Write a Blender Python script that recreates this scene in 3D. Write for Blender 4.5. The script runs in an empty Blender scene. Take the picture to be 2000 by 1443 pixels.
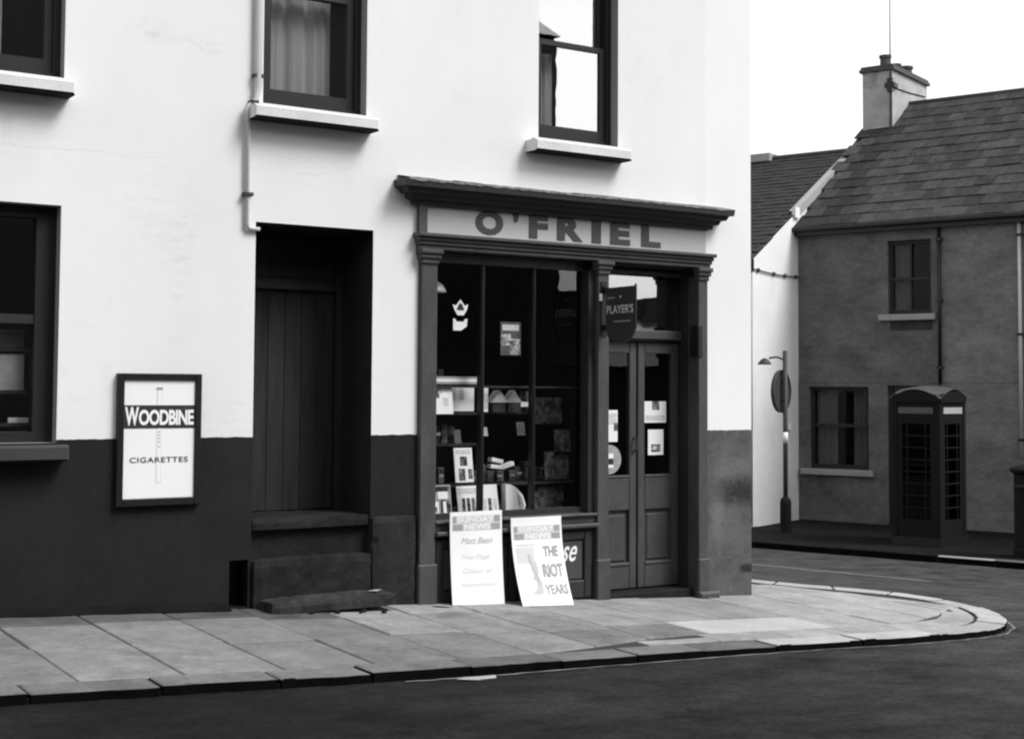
import bpy, math, random
from mathutils import Vector, Matrix
R = math.radians
rnd = random.Random(7)
SC = bpy.context.scene
COL = SC.collection

# ------------------------------------------------------------------ camera, sky, sun, exposure
yaw, pitch, roll = 0.579562033, 0.0498297856, 0.00587263811
CAM = Vector((-8.64806989, -9.37510018, 1.80627403))
fw = Vector((math.sin(yaw)*math.cos(pitch), math.cos(yaw)*math.cos(pitch), math.sin(pitch)))
rt = Vector((math.cos(yaw), -math.sin(yaw), 0)); up = rt.cross(fw)
cr, sr = math.cos(roll), math.sin(roll)
rt, up = cr*rt + sr*up, -sr*rt + cr*up
cd = bpy.data.cameras.new('camera'); cam = bpy.data.objects.new('camera', cd); COL.objects.link(cam)
M = Matrix.Identity(4)
for i in range(3):
    M[i][0] = rt[i]; M[i][1] = up[i]; M[i][2] = -fw[i]; M[i][3] = CAM[i]
cam.matrix_world = M
cd.sensor_fit = 'HORIZONTAL'; cd.sensor_width = 36; cd.lens = 2744.45/2000*36
cd.shift_x = (1000-1008.81)/2000; cd.shift_y = -(721.5-623.55)/2000
cd.clip_start = 0.05; cd.clip_end = 2000
SC.camera = cam

SUN_AZ = Vector((0.60, -0.80)).normalized(); SUN_EL = R(50)
w = bpy.data.worlds.new('World'); SC.world = w; w.use_nodes = True
nt = w.node_tree; bg = nt.nodes['Background']
sky = nt.nodes.new('ShaderNodeTexSky'); sky.sky_type = 'NISHITA'; sky.sun_disc = False
sky.sun_elevation = SUN_EL; sky.sun_rotation = math.atan2(SUN_AZ.x, SUN_AZ.y)
sky.air_density = 3.5; sky.dust_density = 0.9; sky.ozone_density = 0.0
bw = nt.nodes.new('ShaderNodeRGBToBW')
nt.links.new(sky.outputs[0], bw.inputs[0]); nt.links.new(bw.outputs[0], bg.inputs['Color'])
bg.inputs['Strength'].default_value = 0.125
sl = bpy.data.lights.new('sun', 'SUN'); sl.energy = 1.9; sl.angle = R(24); sl.color = (1, 1, 1)
so = bpy.data.objects.new('sun', sl); COL.objects.link(so)
sd = Vector((SUN_AZ.x*math.cos(SUN_EL), SUN_AZ.y*math.cos(SUN_EL), math.sin(SUN_EL)))
so.rotation_euler = sd.to_track_quat('Z', 'Y').to_euler(); so.location = (20, -20, 40)
vs = SC.view_settings; vs.view_transform = 'Standard'; vs.look = 'None'; vs.exposure = 0.80; vs.gamma = 1.0
vs.use_curve_mapping = False
SC.render.engine = 'CYCLES'
SC.cycles.use_denoising = True; SC.cycles.sample_clamp_indirect = 3.0
SC.cycles.filter_width = 2.2
SC.cycles.max_bounces = 8; SC.cycles.transparent_max_bounces = 12

# ------------------------------------------------------------------ materials (all neutral grey: a black-and-white place)
def nodes(m):
    m.use_nodes = True
    n = m.node_tree.nodes; l = m.node_tree.links
    return n, l, n['Principled BSDF']

def mathn(n, l, op, a, b=None, c=None, clamp=False):
    x = n.new('ShaderNodeMath'); x.operation = op; x.use_clamp = clamp
    for i, v in enumerate((a, b, c)):
        if v is None: continue
        if isinstance(v, (int, float)): x.inputs[i].default_value = v
        else: l.new(v, x.inputs[i])
    return x.outputs[0]

def noise(n, l, vec, scale, detail=4, rough=.6, dist=0):
    t = n.new('ShaderNodeTexNoise'); t.inputs['Scale'].default_value = scale
    t.inputs['Detail'].default_value = detail; t.inputs['Roughness'].default_value = rough
    t.inputs['Distortion'].default_value = dist
    l.new(vec, t.inputs['Vector']); return t.outputs['Fac']

def stretch(n, l, vec, s):
    m = n.new('ShaderNodeVectorMath'); m.operation = 'MULTIPLY'; l.new(vec, m.inputs[0]); m.inputs[1].default_value = s
    return m.outputs[0]

def grey(name, v, var=.15, scale=3., fine=40., rough=.75, bump=.15, spec=.3, st=(1, 1, 1), objvar=0., dirt=0., grit=0., gscale=34.):
    m = bpy.data.materials.new(name); n, l, b = nodes(m)
    g = n.new('ShaderNodeNewGeometry'); pos = stretch(n, l, g.outputs['Position'], st)
    a = noise(n, l, pos, scale); f = noise(n, l, pos, fine, 3)
    k = mathn(n, l, 'MULTIPLY_ADD', mathn(n, l, 'SUBTRACT', a, .5), var*2.6, 1.)
    k2 = mathn(n, l, 'MULTIPLY_ADD', mathn(n, l, 'SUBTRACT', f, .5), var*1.4, 1.)
    k = mathn(n, l, 'MULTIPLY', k, k2)
    if objvar:
        oi = n.new('ShaderNodeObjectInfo')
        k = mathn(n, l, 'MULTIPLY', k, mathn(n, l, 'MULTIPLY_ADD', mathn(n, l, 'SUBTRACT', oi.outputs['Random'], .5), objvar*2, 1.))
    if dirt:
        d = noise(n, l, pos, scale*.45, 6, .7, .6)
        d = mathn(n, l, 'MULTIPLY', mathn(n, l, 'SUBTRACT', d, .56), 7., None, True)
        k = mathn(n, l, 'MULTIPLY', k, mathn(n, l, 'MULTIPLY_ADD', d, -dirt, 1.))
    if grit:
        q = noise(n, l, pos, gscale, 5, .8)
        li = mathn(n, l, 'MULTIPLY', mathn(n, l, 'SUBTRACT', q, .56), 7., None, True); da = mathn(n, l, 'MULTIPLY', mathn(n, l, 'SUBTRACT', .44, q), 7., None, True)
        k = mathn(n, l, 'MULTIPLY', k, mathn(n, l, 'MULTIPLY_ADD', da, -grit, mathn(n, l, 'MULTIPLY_ADD', li, grit, 1.)))
    k = mathn(n, l, 'MAXIMUM', k, .12)
    k = mathn(n, l, 'MULTIPLY', k, v)
    c = n.new('ShaderNodeCombineColor')
    for i in range(3): l.new(k, c.inputs[i])
    l.new(c.outputs[0], b.inputs['Base Color'])
    b.inputs['Roughness'].default_value = rough; b.inputs['Specular IOR Level'].default_value = spec
    if bump:
        bp = n.new('ShaderNodeBump'); bp.inputs['Strength'].default_value = bump; bp.inputs['Distance'].default_value = .01
        l.new(f, bp.inputs['Height']); l.new(bp.outputs[0], b.inputs['Normal'])
    return m

def wall_mat(name, top, low, zline=1.46, low_var=.28, low_dirt=0.):
    """painted render: white above a hard paint line, dark dado paint below, stains with shapes of their own"""
    m = bpy.data.materials.new(name); n, l, b = nodes(m)
    g = n.new('ShaderNodeNewGeometry'); pos = g.outputs['Position']
    sx = n.new('ShaderNodeSeparateXYZ'); l.new(pos, sx.inputs[0])
    wob = noise(n, l, pos, 9, 4, .7)
    z = mathn(n, l, 'MULTIPLY_ADD', mathn(n, l, 'SUBTRACT', wob, .5), .024, sx.outputs['Z'])
    t = mathn(n, l, 'MULTIPLY', mathn(n, l, 'SUBTRACT', z, zline-.0015), 330., None, True)
    big = noise(n, l, stretch(n, l, pos, (1, 1, .6)), .9, 5, .6); fine = noise(n, l, pos, 55, 3)
    sm = noise(n, l, pos, 2.1, 7, .75, .8)
    sm = mathn(n, l, 'MULTIPLY', mathn(n, l, 'SUBTRACT', sm, .60), 6., None, True)
    drip = noise(n, l, stretch(n, l, pos, (7, 7, .35)), 1.2, 4, .6)
    u = mathn(n, l, 'MULTIPLY_ADD', mathn(n, l, 'SUBTRACT', big, .5), .22, 1.)
    u = mathn(n, l, 'MULTIPLY_ADD', mathn(n, l, 'SUBTRACT', drip, .5), .03, u)
    u = mathn(n, l, 'MULTIPLY_ADD', sm, -.10, u)
    def blob(cx, cz, rx, rz):
        a = mathn(n, l, 'POWER', mathn(n, l, 'DIVIDE', mathn(n, l, 'SUBTRACT', sx.outputs['X'], cx), rx), 2.)
        q = mathn(n, l, 'POWER', mathn(n, l, 'DIVIDE', mathn(n, l, 'SUBTRACT', sx.outputs['Z'], cz), rz), 2.)
        return mathn(n, l, 'SUBTRACT', 1., mathn(n, l, 'ADD', a, q), None, True)
    scr = mathn(n, l, 'MULTIPLY', mathn(n, l, 'SUBTRACT', noise(n, l, stretch(n, l, pos, (1, 1, 3)), 7, 8, .8, .6), .47), 5., None, True)
    for bb in ((-5.52, 4.26, .22, .10), (-5.2, 4.20, .25, .09), (-3.72, 4.45, .06, .3), (-5.3, 2.5, .12, .7), (-1.2, 2.2, .5, .9), (-4.3, 3.45, .55, .3), (-6.5, 3.4, .6, .35), (-1.9, 3.55, .5, .2), (-5.4, 3.0, .5, .5), (-4.95, 1.6, .3, .25)):
        u = mathn(n, l, 'MULTIPLY_ADD', mathn(n, l, 'MULTIPLY', blob(*bb), scr), -.17 if bb[3] < .2 else -.085, u)
    wv = noise(n, l, stretch(n, l, pos, (1, 1, .1)), 3.5, 5, .7)
    ln = mathn(n, l, 'ABSOLUTE', mathn(n, l, 'SUBTRACT', sx.outputs['Z'], mathn(n, l, 'MULTIPLY_ADD', wv, .09, 3.33)))
    ln = mathn(n, l, 'SUBTRACT', 1., mathn(n, l, 'MULTIPLY', ln, 170.), None, True)
    ln = mathn(n, l, 'MULTIPLY', ln, mathn(n, l, 'MULTIPLY', mathn(n, l, 'SUBTRACT', big, .42), 6., None, True))
    u = mathn(n, l, 'MULTIPLY_ADD', ln, -.14, u)
    u = mathn(n, l, 'MULTIPLY', u, top)
    lo = noise(n, l, stretch(n, l, pos, (1, 1, .7)), 2.6, 6, .7, .5)
    d = mathn(n, l, 'MULTIPLY_ADD', mathn(n, l, 'SUBTRACT', lo, .5), low_var*4, 1.)
    d = mathn(n, l, 'MULTIPLY_ADD', mathn(n, l, 'SUBTRACT', noise(n, l, pos, 22, 5, .85), .5), low_var*4., d)
    if low_dirt:
        dd = noise(n, l, stretch(n, l, pos, (1., 1, 2.0)), 2.6, 9, .78, .25)
        dd = mathn(n, l, 'MULTIPLY', mathn(n, l, 'SUBTRACT', dd, .50), 4., None, True)
        chip = noise(n, l, pos, 11, 6, .8)
        d = mathn(n, l, 'MULTIPLY_ADD', mathn(n, l, 'MULTIPLY', mathn(n, l, 'SUBTRACT', chip, .58), 5., None, True), .7, d)
        d = mathn(n, l, 'MULTIPLY_ADD', dd, -low_dirt, d)
    if low_dirt:
        def pblob(cx, cz, rx, rz):
            a = mathn(n, l, 'POWER', mathn(n, l, 'DIVIDE', mathn(n, l, 'SUBTRACT', sx.outputs['X'], cx), rx), 2.)
            q = mathn(n, l, 'POWER', mathn(n, l, 'DIVIDE', mathn(n, l, 'SUBTRACT', sx.outputs['Z'], cz), rz), 2.)
            return mathn(n, l, 'SUBTRACT', 1., mathn(n, l, 'ADD', a, q), None, True)
        rg = noise(n, l, stretch(n, l, pos, (1, 1, 1.8)), 9, 8, .8, .3)
        for cx, cz, rx, rz, am in ((-.16, .92, .34, .17, -2.2), (-.40, .78, .10, .30, 1.1), (-.2, 1.12, .3, .12, 1.0), (-.05, .24, .12, .05, -3.), (-.3, .55, .25, .2, .5)):
            d = mathn(n, l, 'MULTIPLY_ADD', mathn(n, l, 'MULTIPLY', pblob(cx, cz, rx, rz), mathn(n, l, 'MULTIPLY', rg, 1.3)), am*.5, d)
    d = mathn(n, l, 'MULTIPLY', mathn(n, l, 'MAXIMUM', d, .25), low)
    mix = n.new('ShaderNodeMix'); mix.data_type = 'FLOAT'
    l.new(t, mix.inputs[0]); l.new(d, mix.inputs[2]); l.new(u, mix.inputs[3])
    c = n.new('ShaderNodeCombineColor')
    for i in range(3): l.new(mix.outputs[0], c.inputs[i])
    l.new(c.outputs[0], b.inputs['Base Color']); b.inputs['Roughness'].default_value = .85
    b.inputs['Specular IOR Level'].default_value = .2
    bp = n.new('ShaderNodeBump'); bp.inputs['Strength'].default_value = .10; bp.inputs['Distance'].default_value = .008
    hh = mathn(n, l, 'MULTIPLY_ADD', big, 3., fine)
    l.new(hh, bp.inputs['Height']); l.new(bp.outputs[0], b.inputs['Normal'])
    return m

def road_mat():
    """newer dark tarmac along the shop, older greyer surface over the junction, mottled and lightly polished"""
    m = bpy.data.materials.new('asphalt'); n, l, b = nodes(m)
    g = n.new('ShaderNodeNewGeometry'); pos = g.outputs['Position']; sx = n.new('ShaderNodeSeparateXYZ'); l.new(pos, sx.inputs[0])
    big = noise(n, l, stretch(n, l, pos, (.5, 1.4, 1)), .55, 6, .65, .4); mid = noise(n, l, stretch(n, l, pos, (.5, .8, 1)), 3.2, 6, .75); fine = noise(n, l, pos, 26, 5, .85)
    e = mathn(n, l, 'MULTIPLY_ADD', mathn(n, l, 'SUBTRACT', big, .5), 9., mathn(n, l, 'MULTIPLY_ADD', sx.outputs['Y'], .0, sx.outputs['X']))
    t = mathn(n, l, 'MULTIPLY', mathn(n, l, 'ADD', e, 5.5), .14, None, True)
    v = mathn(n, l, 'MULTIPLY_ADD', t, .038, .009)
    k = mathn(n, l, 'MULTIPLY_ADD', mathn(n, l, 'SUBTRACT', mid, .5), 3.4, 1.); k = mathn(n, l, 'MULTIPLY', k, mathn(n, l, 'MULTIPLY_ADD', mathn(n, l, 'SUBTRACT', fine, .5), 3.2, 1.))
    ch_ = noise(n, l, pos, 42, 4, .85)
    k = mathn(n, l, 'MULTIPLY_ADD', mathn(n, l, 'MULTIPLY', mathn(n, l, 'SUBTRACT', ch_, .57), 7., None, True), .9, k)
    crk = n.new('ShaderNodeTexVoronoi'); crk.feature = 'DISTANCE_TO_EDGE'; crk.inputs['Scale'].default_value = .55
    wv = n.new('ShaderNodeVectorMath'); wv.operation = 'ADD'; nz = n.new('ShaderNodeTexNoise'); nz.inputs['Scale'].default_value = 2.2; nz.inputs['Detail'].default_value = 5
    l.new(pos, nz.inputs['Vector']); l.new(pos, wv.inputs[0]); l.new(nz.outputs['Color'], wv.inputs[1]); l.new(wv.outputs[0], crk.inputs['Vector'])
    cr_ = mathn(n, l, 'SUBTRACT', 1., mathn(n, l, 'MULTIPLY', crk.outputs['Distance'], 70.), None, True)
    k = mathn(n, l, 'MULTIPLY_ADD', mathn(n, l, 'MULTIPLY', cr_, mathn(n, l, 'MULTIPLY', mathn(n, l, 'SUBTRACT', big, .45), 5., None, True)), -.6, k)
    v = mathn(n, l, 'MULTIPLY', v, mathn(n, l, 'MAXIMUM', k, .2))
    c = n.new('ShaderNodeCombineColor')
    for i in range(3): l.new(v, c.inputs[i])
    l.new(c.outputs[0], b.inputs['Base Color']); b.inputs['Roughness'].default_value = .85; b.inputs['Specular IOR Level'].default_value = .1
    bp = n.new('ShaderNodeBump'); bp.inputs['Strength'].default_value = .6; bp.inputs['Distance'].default_value = .012
    l.new(fine, bp.inputs['Height']); l.new(bp.outputs[0], b.inputs['Normal'])
    return m

def page_mat(name, lo, hi, scale, thr=.5, gain=4., lines=0.):
    """half-tone photograph or small type as printed ink"""
    m = bpy.data.materials.new(name); n, l, b = nodes(m)
    g = n.new('ShaderNodeNewGeometry'); pos = g.outputs['Position']
    f = noise(n, l, pos, scale, 4, .6, .5)
    t = mathn(n, l, 'MULTIPLY_ADD', mathn(n, l, 'SUBTRACT', f, thr), gain, .5, True)
    if lines:
        sx = n.new('ShaderNodeSeparateXYZ'); l.new(pos, sx.inputs[0])
        w_ = mathn(n, l, 'MULTIPLY_ADD', mathn(n, l, 'SINE', mathn(n, l, 'MULTIPLY', sx.outputs['Z'], lines)), .5, .5)
        t = mathn(n, l, 'MAXIMUM', t, w_)
    v = mathn(n, l, 'MULTIPLY_ADD', t, hi-lo, lo)
    c = n.new('ShaderNodeCombineColor')
    for i in range(3): l.new(v, c.inputs[i])
    l.new(c.outputs[0], b.inputs['Base Color']); b.inputs['Roughness'].default_value = .6; b.inputs['Specular IOR Level'].default_value = .2
    return m

def glass(name, ior=2.0, tint=.75, rough=0.0, wave=.02):
    m = bpy.data.materials.new(name); m.use_nodes = True; n = m.node_tree.nodes; l = m.node_tree.links
    n.clear(); o = n.new('ShaderNodeOutputMaterial'); mx = n.new('ShaderNodeMixShader')
    tr = n.new('ShaderNodeBsdfTransparent'); tr.inputs[0].default_value = (tint, tint, tint, 1)
    gl = n.new('ShaderNodeBsdfGlossy')
    gl.inputs['Roughness'].default_value = rough; gl.inputs[0].default_value = (1, 1, 1, 1)
    fr = n.new('ShaderNodeFresnel'); fr.inputs[0].default_value = ior
    g = n.new('ShaderNodeNewGeometry'); f = noise(n, l, g.outputs['Position'], 2.5, 2)
    bp = n.new('ShaderNodeBump'); bp.inputs['Strength'].default_value = wave; bp.inputs['Distance'].default_value = .05
    l.new(f, bp.inputs['Height']); l.new(bp.outputs[0], gl.inputs['Normal'])
    l.new(mathn(n, l, 'MULTIPLY', fr.outputs[0], mathn(n, l, 'SUBTRACT', 1., g.outputs['Backfacing'])), mx.inputs[0]); l.new(tr.outputs[0], mx.inputs[1]); l.new(gl.outputs[0], mx.inputs[2])
    l.new(mx.outputs[0], o.inputs[0]); return m

MT = dict(
    wall=wall_mat('painted_render', .78, .0145),
    pier=wall_mat('worn_pier_render', .82, .10, low_var=.22, low_dirt=.6),
    reveal=grey('reveal_grey', .30, .1),  # window reveals, a darker grey than the wall around them
    asphalt=road_mat(),
    flag=grey('flagstone', .235, .42, 3.2, 18, .9, .4, .1, objvar=.15, dirt=.35, grit=.22),
    flag_worn=grey('worn_flagstone', .185, .42, 3.2, 18, .9, .4, .1, objvar=.12, dirt=.35, grit=.22),
    flag_dirty=grey('grimy_flagstone', .095, .5, 3.2, 18, .9, .4, .1, objvar=.15, dirt=.35, grit=.25),
    tar=grey('tar', .008, .5, 4, 30, .9, .4, .08),
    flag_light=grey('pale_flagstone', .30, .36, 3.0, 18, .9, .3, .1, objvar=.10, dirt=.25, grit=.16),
    flag_patch=grey('repaired_flagstone', .40, .2, 3, 20, .9, .2, .1, grit=.1),
    joint=grey('joint_dirt', .035, .2, 6, 60, .95, .3),
    kerb=grey('kerb_stone', .135, .35, 5, 30, .9, .4, .1, objvar=.2, dirt=.45, grit=.3),
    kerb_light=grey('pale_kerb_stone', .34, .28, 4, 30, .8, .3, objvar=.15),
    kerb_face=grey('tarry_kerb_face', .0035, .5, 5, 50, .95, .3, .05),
    under_shade=grey('underside_shade', .02, .4, 8, 50, .9, .2, .1),  # shade below the window sills, put into the colour
    farpave=grey('dark_far_pavement', .009, .6, 1.5, 20, .9, .3, .08, grit=.5, gscale=10.),
    wood=grey('shopfront_paint', .063, .34, 5, 30, .55, .2, .3, st=(1, 1, .5), dirt=.25, grit=.14, gscale=16.),
    wood_dark=grey('dark_paint', .026, .35, 5, 30, .5, .1, .35, st=(1, 1, .4)),
    black=grey('black_paint', .012, .2, 4, 50, .4, .1, .4),
    fascia=grey('fascia_board', .46, .07, 2.5, 30, .6, .05, .3),
    letter=grey('letter_paint', .06, .12, 5, 50, .6, .05),
    lead=grey('lead_flashing', .16, .8, 14, 60, .7, .4, dirt=.7),
    frame=grey('window_frame_paint', .017, .15, 4, 50, .5, .1),
    sill=grey('sill_paint', .66, .2, 3, 50, .8, .2),
    sill_dark=grey('dark_sill_paint', .045, .2, 3, 50, .8, .2),
    pipe=grey('pipe_paint', .5, .1, 6, 50, .6, .1),
    clip=grey('rusty_clip', .05, .3, 10, 60, .8, .2),
    door=grey('plank_paint', .032, .5, 3, 30, .7, .2, .15, st=(6, 6, .5), objvar=.15, dirt=.2),
    step=grey('step_stone', .019, .6, 4, 30, .9, .4, .1, dirt=.3, grit=.4),
    step_worn=grey('worn_step_stone', .035, .7, 4, 30, .9, .4, .1, dirt=.4, grit=.4),
    plinth=grey('plinth_render', .024, .5, 4, 30, .9, .35, .1, dirt=.3, grit=.3),
    white=grey('white_enamel', .88, .02, 3, 40, .3, .0, .5),
    paper=grey('white_paper', .86, .03, 3, 40, .6, .02, .2),
    paper2=grey('grey_paper', .35, .3, 14, 60, .6, .02, .2),
    paper3=grey('dull_paper', .10, .5, 12, 60, .6, .02, .2),
    photo=page_mat('halftone_photo', .04, .62, 22, .5, 5.),
    photo_dark=page_mat('dark_halftone_photo', .015, .30, 20, .55, 5.),
    type=page_mat('small_type', .22, .8, 60, .5, 3., 420.),
    dimpage=page_mat('dim_cover', .02, .16, 16, .52, 4.),
    ink=grey('black_ink', .03, .1, 5, 40, .6, 0),
    ink_mid=grey('grey_ink', .33, .15, 12, 80, .6, 0),
    ink_soft=grey('soft_ink', .5, .1, 12, 80, .6, 0),
    ink_faint=grey('faint_ink', .74, .06, 12, 80, .6, 0),
    ink_pale=grey('pale_ink', .62, .1, 12, 80, .6, 0),
    signred=grey('sign_dark_enamel', .045, .12, 4, 40, .4, .03, .5),
    curtain=grey('net_curtain', .62, .2, 3, 60, .9, .1, .1, st=(6, 6, .5)),
    curtain_dim=grey('dim_curtain', .2, .2, 3, 60, .9, .1, .1, st=(6, 6, .5)),
    dark=grey('dark_interior', .012, .3, 2, 40, .9, 0, .1),
    shelf=grey('shelf_wood', .03, .2, 4, 40, .6, .05),
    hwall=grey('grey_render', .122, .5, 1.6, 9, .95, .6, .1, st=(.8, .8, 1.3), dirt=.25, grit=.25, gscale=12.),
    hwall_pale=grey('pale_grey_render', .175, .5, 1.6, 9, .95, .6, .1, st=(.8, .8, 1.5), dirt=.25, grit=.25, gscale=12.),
    hwall_shadow=grey('sill_shadow_render', .05, .5, 1.2, 9, .95, .4, .1, st=(.6, .6, 1.4), dirt=.35),  # dark tone for the shadow and stain below the upper sill
    white2=grey('whitewashed_gable', .72, .10, 1.3, 40, .9, .3, .2, dirt=.10),
    slate=grey('roof_slate', .045, .5, 5, 20, .85, .3, .1, objvar=.28, dirt=.3, grit=.2, gscale=14.),
    slate_soot=grey('sooty_roof_slate', .024, .4, 5, 20, .8, .3, .15, objvar=.3),
    slate2=grey('small_roof_slate', .038, .35, 2.2, 22, .6, .3, .4),
    chim=grey('chimney_render', .36, .4, 2.2, 40, .9, .35, .2, dirt=.4),
    pot=grey('chimney_pot_clay', .07, .2, 5, 40, .8, .2),
    kiosk=grey('kiosk_paint', .010, .15, 5, 40, .7, .05, .12),
    opal=grey('opal_glass', .4, .04, 5, 40, .3, 0, .5),
    opal_shaded=grey('shaded_opal_glass', .09, .1, 5, 40, .4, 0, .3),  # same opal glass darkened: shade of the kiosk's left side as colour
    post=grey('post_paint', .045, .15, 6, 50, .6, .1),
    opp=grey('opposite_render', .035, .25, .6, 20, .9, .3),
    foliage=grey('leaf', .05, .3, 3, 20, .7, 0),
    mark=grey('worn_road_paint', .16, .5, 9, 60, .8, .3),
    glass=glass('window_glass', 3.2, 1.),
    glass_far=glass('thin_glass', 1.25, .8, wave=0.),
    glass_dirty=glass('dirty_kiosk_glass', 1.35, .25, wave=0.),
    glass_fan=glass('fanlight_glass', 4.6, 1.),
    glass_shop=glass('shop_glass', 1.8, 1., wave=.012),
    glass_up=glass('upper_glass', 5.5, 1., wave=.006),
)

# ------------------------------------------------------------------ mesh helpers
class MB:
    def __init__(s): s.v = []; s.f = []; s.xf = None
    def add(s, vs, fs):
        k = len(s.v)
        s.v += [tuple(s.xf(*p)) if s.xf else tuple(p) for p in vs]; s.f += [tuple(i+k for i in f) for f in fs]; return s
    def box(s, x0, x1, y0, y1, z0, z1):
        return s.add([(x0, y0, z0), (x1, y0, z0), (x1, y1, z0), (x0, y1, z0), (x0, y0, z1), (x1, y0, z1), (x1, y1, z1), (x0, y1, z1)],
                     [(0, 3, 2, 1), (4, 5, 6, 7), (0, 1, 5, 4), (1, 2, 6, 5), (2, 3, 7, 6), (3, 0, 4, 7)])
    def cbox(s, x0, x1, y0, y1, z0, z1, c=.01):
        """box with its front (-y) and top edges chamfered"""
        return s.add([(x0, y0+c, z0), (x1, y0+c, z0), (x1, y1, z0), (x0, y1, z0),
                      (x0+c, y0, z0+c), (x1-c, y0, z0+c), (x1-c, y0, z1-c), (x0+c, y0, z1-c),
                      (x0, y0+c, z1), (x1, y0+c, z1), (x1, y1, z1), (x0, y1, z1)],
                     [(0, 3, 2, 1), (4, 5, 6, 7), (0, 1, 5, 4), (7, 6, 9, 8), (8, 9, 10, 11), (2, 3, 11, 10), (1, 2, 10, 9), (3, 0, 8, 11), (1, 9, 6, 5), (0, 4, 7, 8)])
    def rbox(s, x0, x1, y0, y1, z0, z1, st=.07, j=.007):
        """worn block: subdivided front, top and ends, edges rounded and jittered"""
        nx, ny, nz = (max(2, int((b-a)/st)) for a, b in ((x0, x1), (y0, y1), (z0, z1)))
        idx = {}; vs = []; fs = []
        def V(i, k, q):
            if (i, k, q) not in idx:
                e = (i in (0, nx))+(k == 0)+(q == nz)
                x = x0+(x1-x0)*i/nx; y = y0+(y1-y0)*k/ny; z = z0+(z1-z0)*q/nz; r = .010*(e > 1)+rnd.uniform(0, j)*(e > 0)
                if e > 1 and rnd.random() < .12: r += .012
                if k == 0: y += r
                if q == nz: z -= r
                if i == 0: x += r*.6
                if i == nx: x -= r*.6
                idx[(i, k, q)] = len(vs); vs.append((x, y, z))
            return idx[(i, k, q)]
        for i in range(nx):
            for q in range(nz): fs.append((V(i, 0, q), V(i+1, 0, q), V(i+1, 0, q+1), V(i, 0, q+1)))
            for k in range(ny): fs.append((V(i, k, nz), V(i+1, k, nz), V(i+1, k+1, nz), V(i, k+1, nz)))
        for k in range(ny):
            for q in range(nz): fs += [(V(0, k+1, q), V(0, k, q), V(0, k, q+1), V(0, k+1, q+1)), (V(nx, k, q), V(nx, k+1, q), V(nx, k+1, q+1), V(nx, k, q+1))]
        return s.add(vs, fs)
    def prism(s, poly, y0, y1):
        """polygon of (x, z) extruded along y"""
        n = len(poly)
        vs = [(x, y0, z) for x, z in poly] + [(x, y1, z) for x, z in poly]
        fs = [tuple(range(n)), tuple(range(2*n-1, n-1, -1))] + [(i, i+n, (i+1) % n+n, (i+1) % n) for i in range(n)]
        return s.add(vs, fs)
    def slab(s, poly, zf, t):
        """plan polygon (x, y) with top height zf(x, y) and thickness t, top edge slightly chamfered"""
        n = len(poly); cx = sum(p[0] for p in poly)/n; cy = sum(p[1] for p in poly)/n
        ins = []
        for x, y in poly:
            d = math.hypot(x-cx, y-cy) or 1; k = max(0, 1-.012/d); ins.append((cx+(x-cx)*k, cy+(y-cy)*k))
        vs = [(x, y, zf(x, y)-t) for x, y in poly] + [(x, y, zf(x, y)-.006) for x, y in poly] + [(x, y, zf(x, y)) for x, y in ins]
        fs = [tuple(range(2*n, 3*n))]
        for i in range(n):
            j = (i+1) % n
            fs += [(i, j, j+n, i+n), (i+n, j+n, j+2*n, i+2*n)]
        return s.add(vs, fs)
    def dirty_under(s): s.under = True; return s  # downward faces get a near-black colour in place of shade
    def dirty_sides(s): s.side = True; return s
    def tube(s, pts, r, k=8, cap=True):
        pts = [Vector(p) for p in pts]; rs = r if isinstance(r, (list, tuple)) else [r]*len(pts)
        rings = []; prev = None
        for i, p in enumerate(pts):
            t = (pts[min(i+1, len(pts)-1)]-pts[max(i-1, 0)]).normalized()
            a = Vector((0, 0, 1)) if abs(t.z) < .9 else Vector((1, 0, 0))
            u = t.cross(a).normalized() if prev is None else (prev-t*prev.dot(t)).normalized()
            prev = u; v = t.cross(u)
            rings.append([p+rs[i]*(math.cos(2*math.pi*j/k)*u+math.sin(2*math.pi*j/k)*v) for j in range(k)])
        vs = [q for rg in rings for q in rg]; fs = []
        for i in range(len(rings)-1):
            for j in range(k):
                a = i*k+j; b = i*k+(j+1) % k; fs.append((a, b, b+k, a+k))
        if cap: fs += [tuple(range(k-1, -1, -1)), tuple(range(len(vs)-k, len(vs)))]
        return s.add(vs, fs)
    def lathe(s, c, prof, k=24):
        vs = []; fs = []
        for r, z in prof: vs += [(c[0]+r*math.cos(2*math.pi*j/k), c[1]+r*math.sin(2*math.pi*j/k), c[2]+z) for j in range(k)]
        for i in range(len(prof)-1):
            for j in range(k):
                a = i*k+j; b = i*k+(j+1) % k; fs.append((a, b, b+k, a+k))
        fs += [tuple(range(k-1, -1, -1)), tuple(range(len(vs)-k, len(vs)))]
        return s.add(vs, fs)
    def build(s, name, mat, parent=None, smooth=False, origin=None):
        o0 = Vector((0, 0, 0))
        if parent is not None:
            p = parent
            while p is not None: o0 = o0+p.location; p = p.parent
        if origin is not None: loc = Vector(origin)-o0; off = Vector(origin)
        else: loc = Vector((0, 0, 0)); off = o0
        me = bpy.data.meshes.new(name)
        me.from_pydata([(v[0]-off.x, v[1]-off.y, v[2]-off.z) for v in s.v], [], s.f); me.update()
        if smooth:
            for p in me.polygons: p.use_smooth = True
        o = bpy.data.objects.new(name, me); COL.objects.link(o); o.location = loc
        if parent is not None: o.parent = parent
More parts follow.
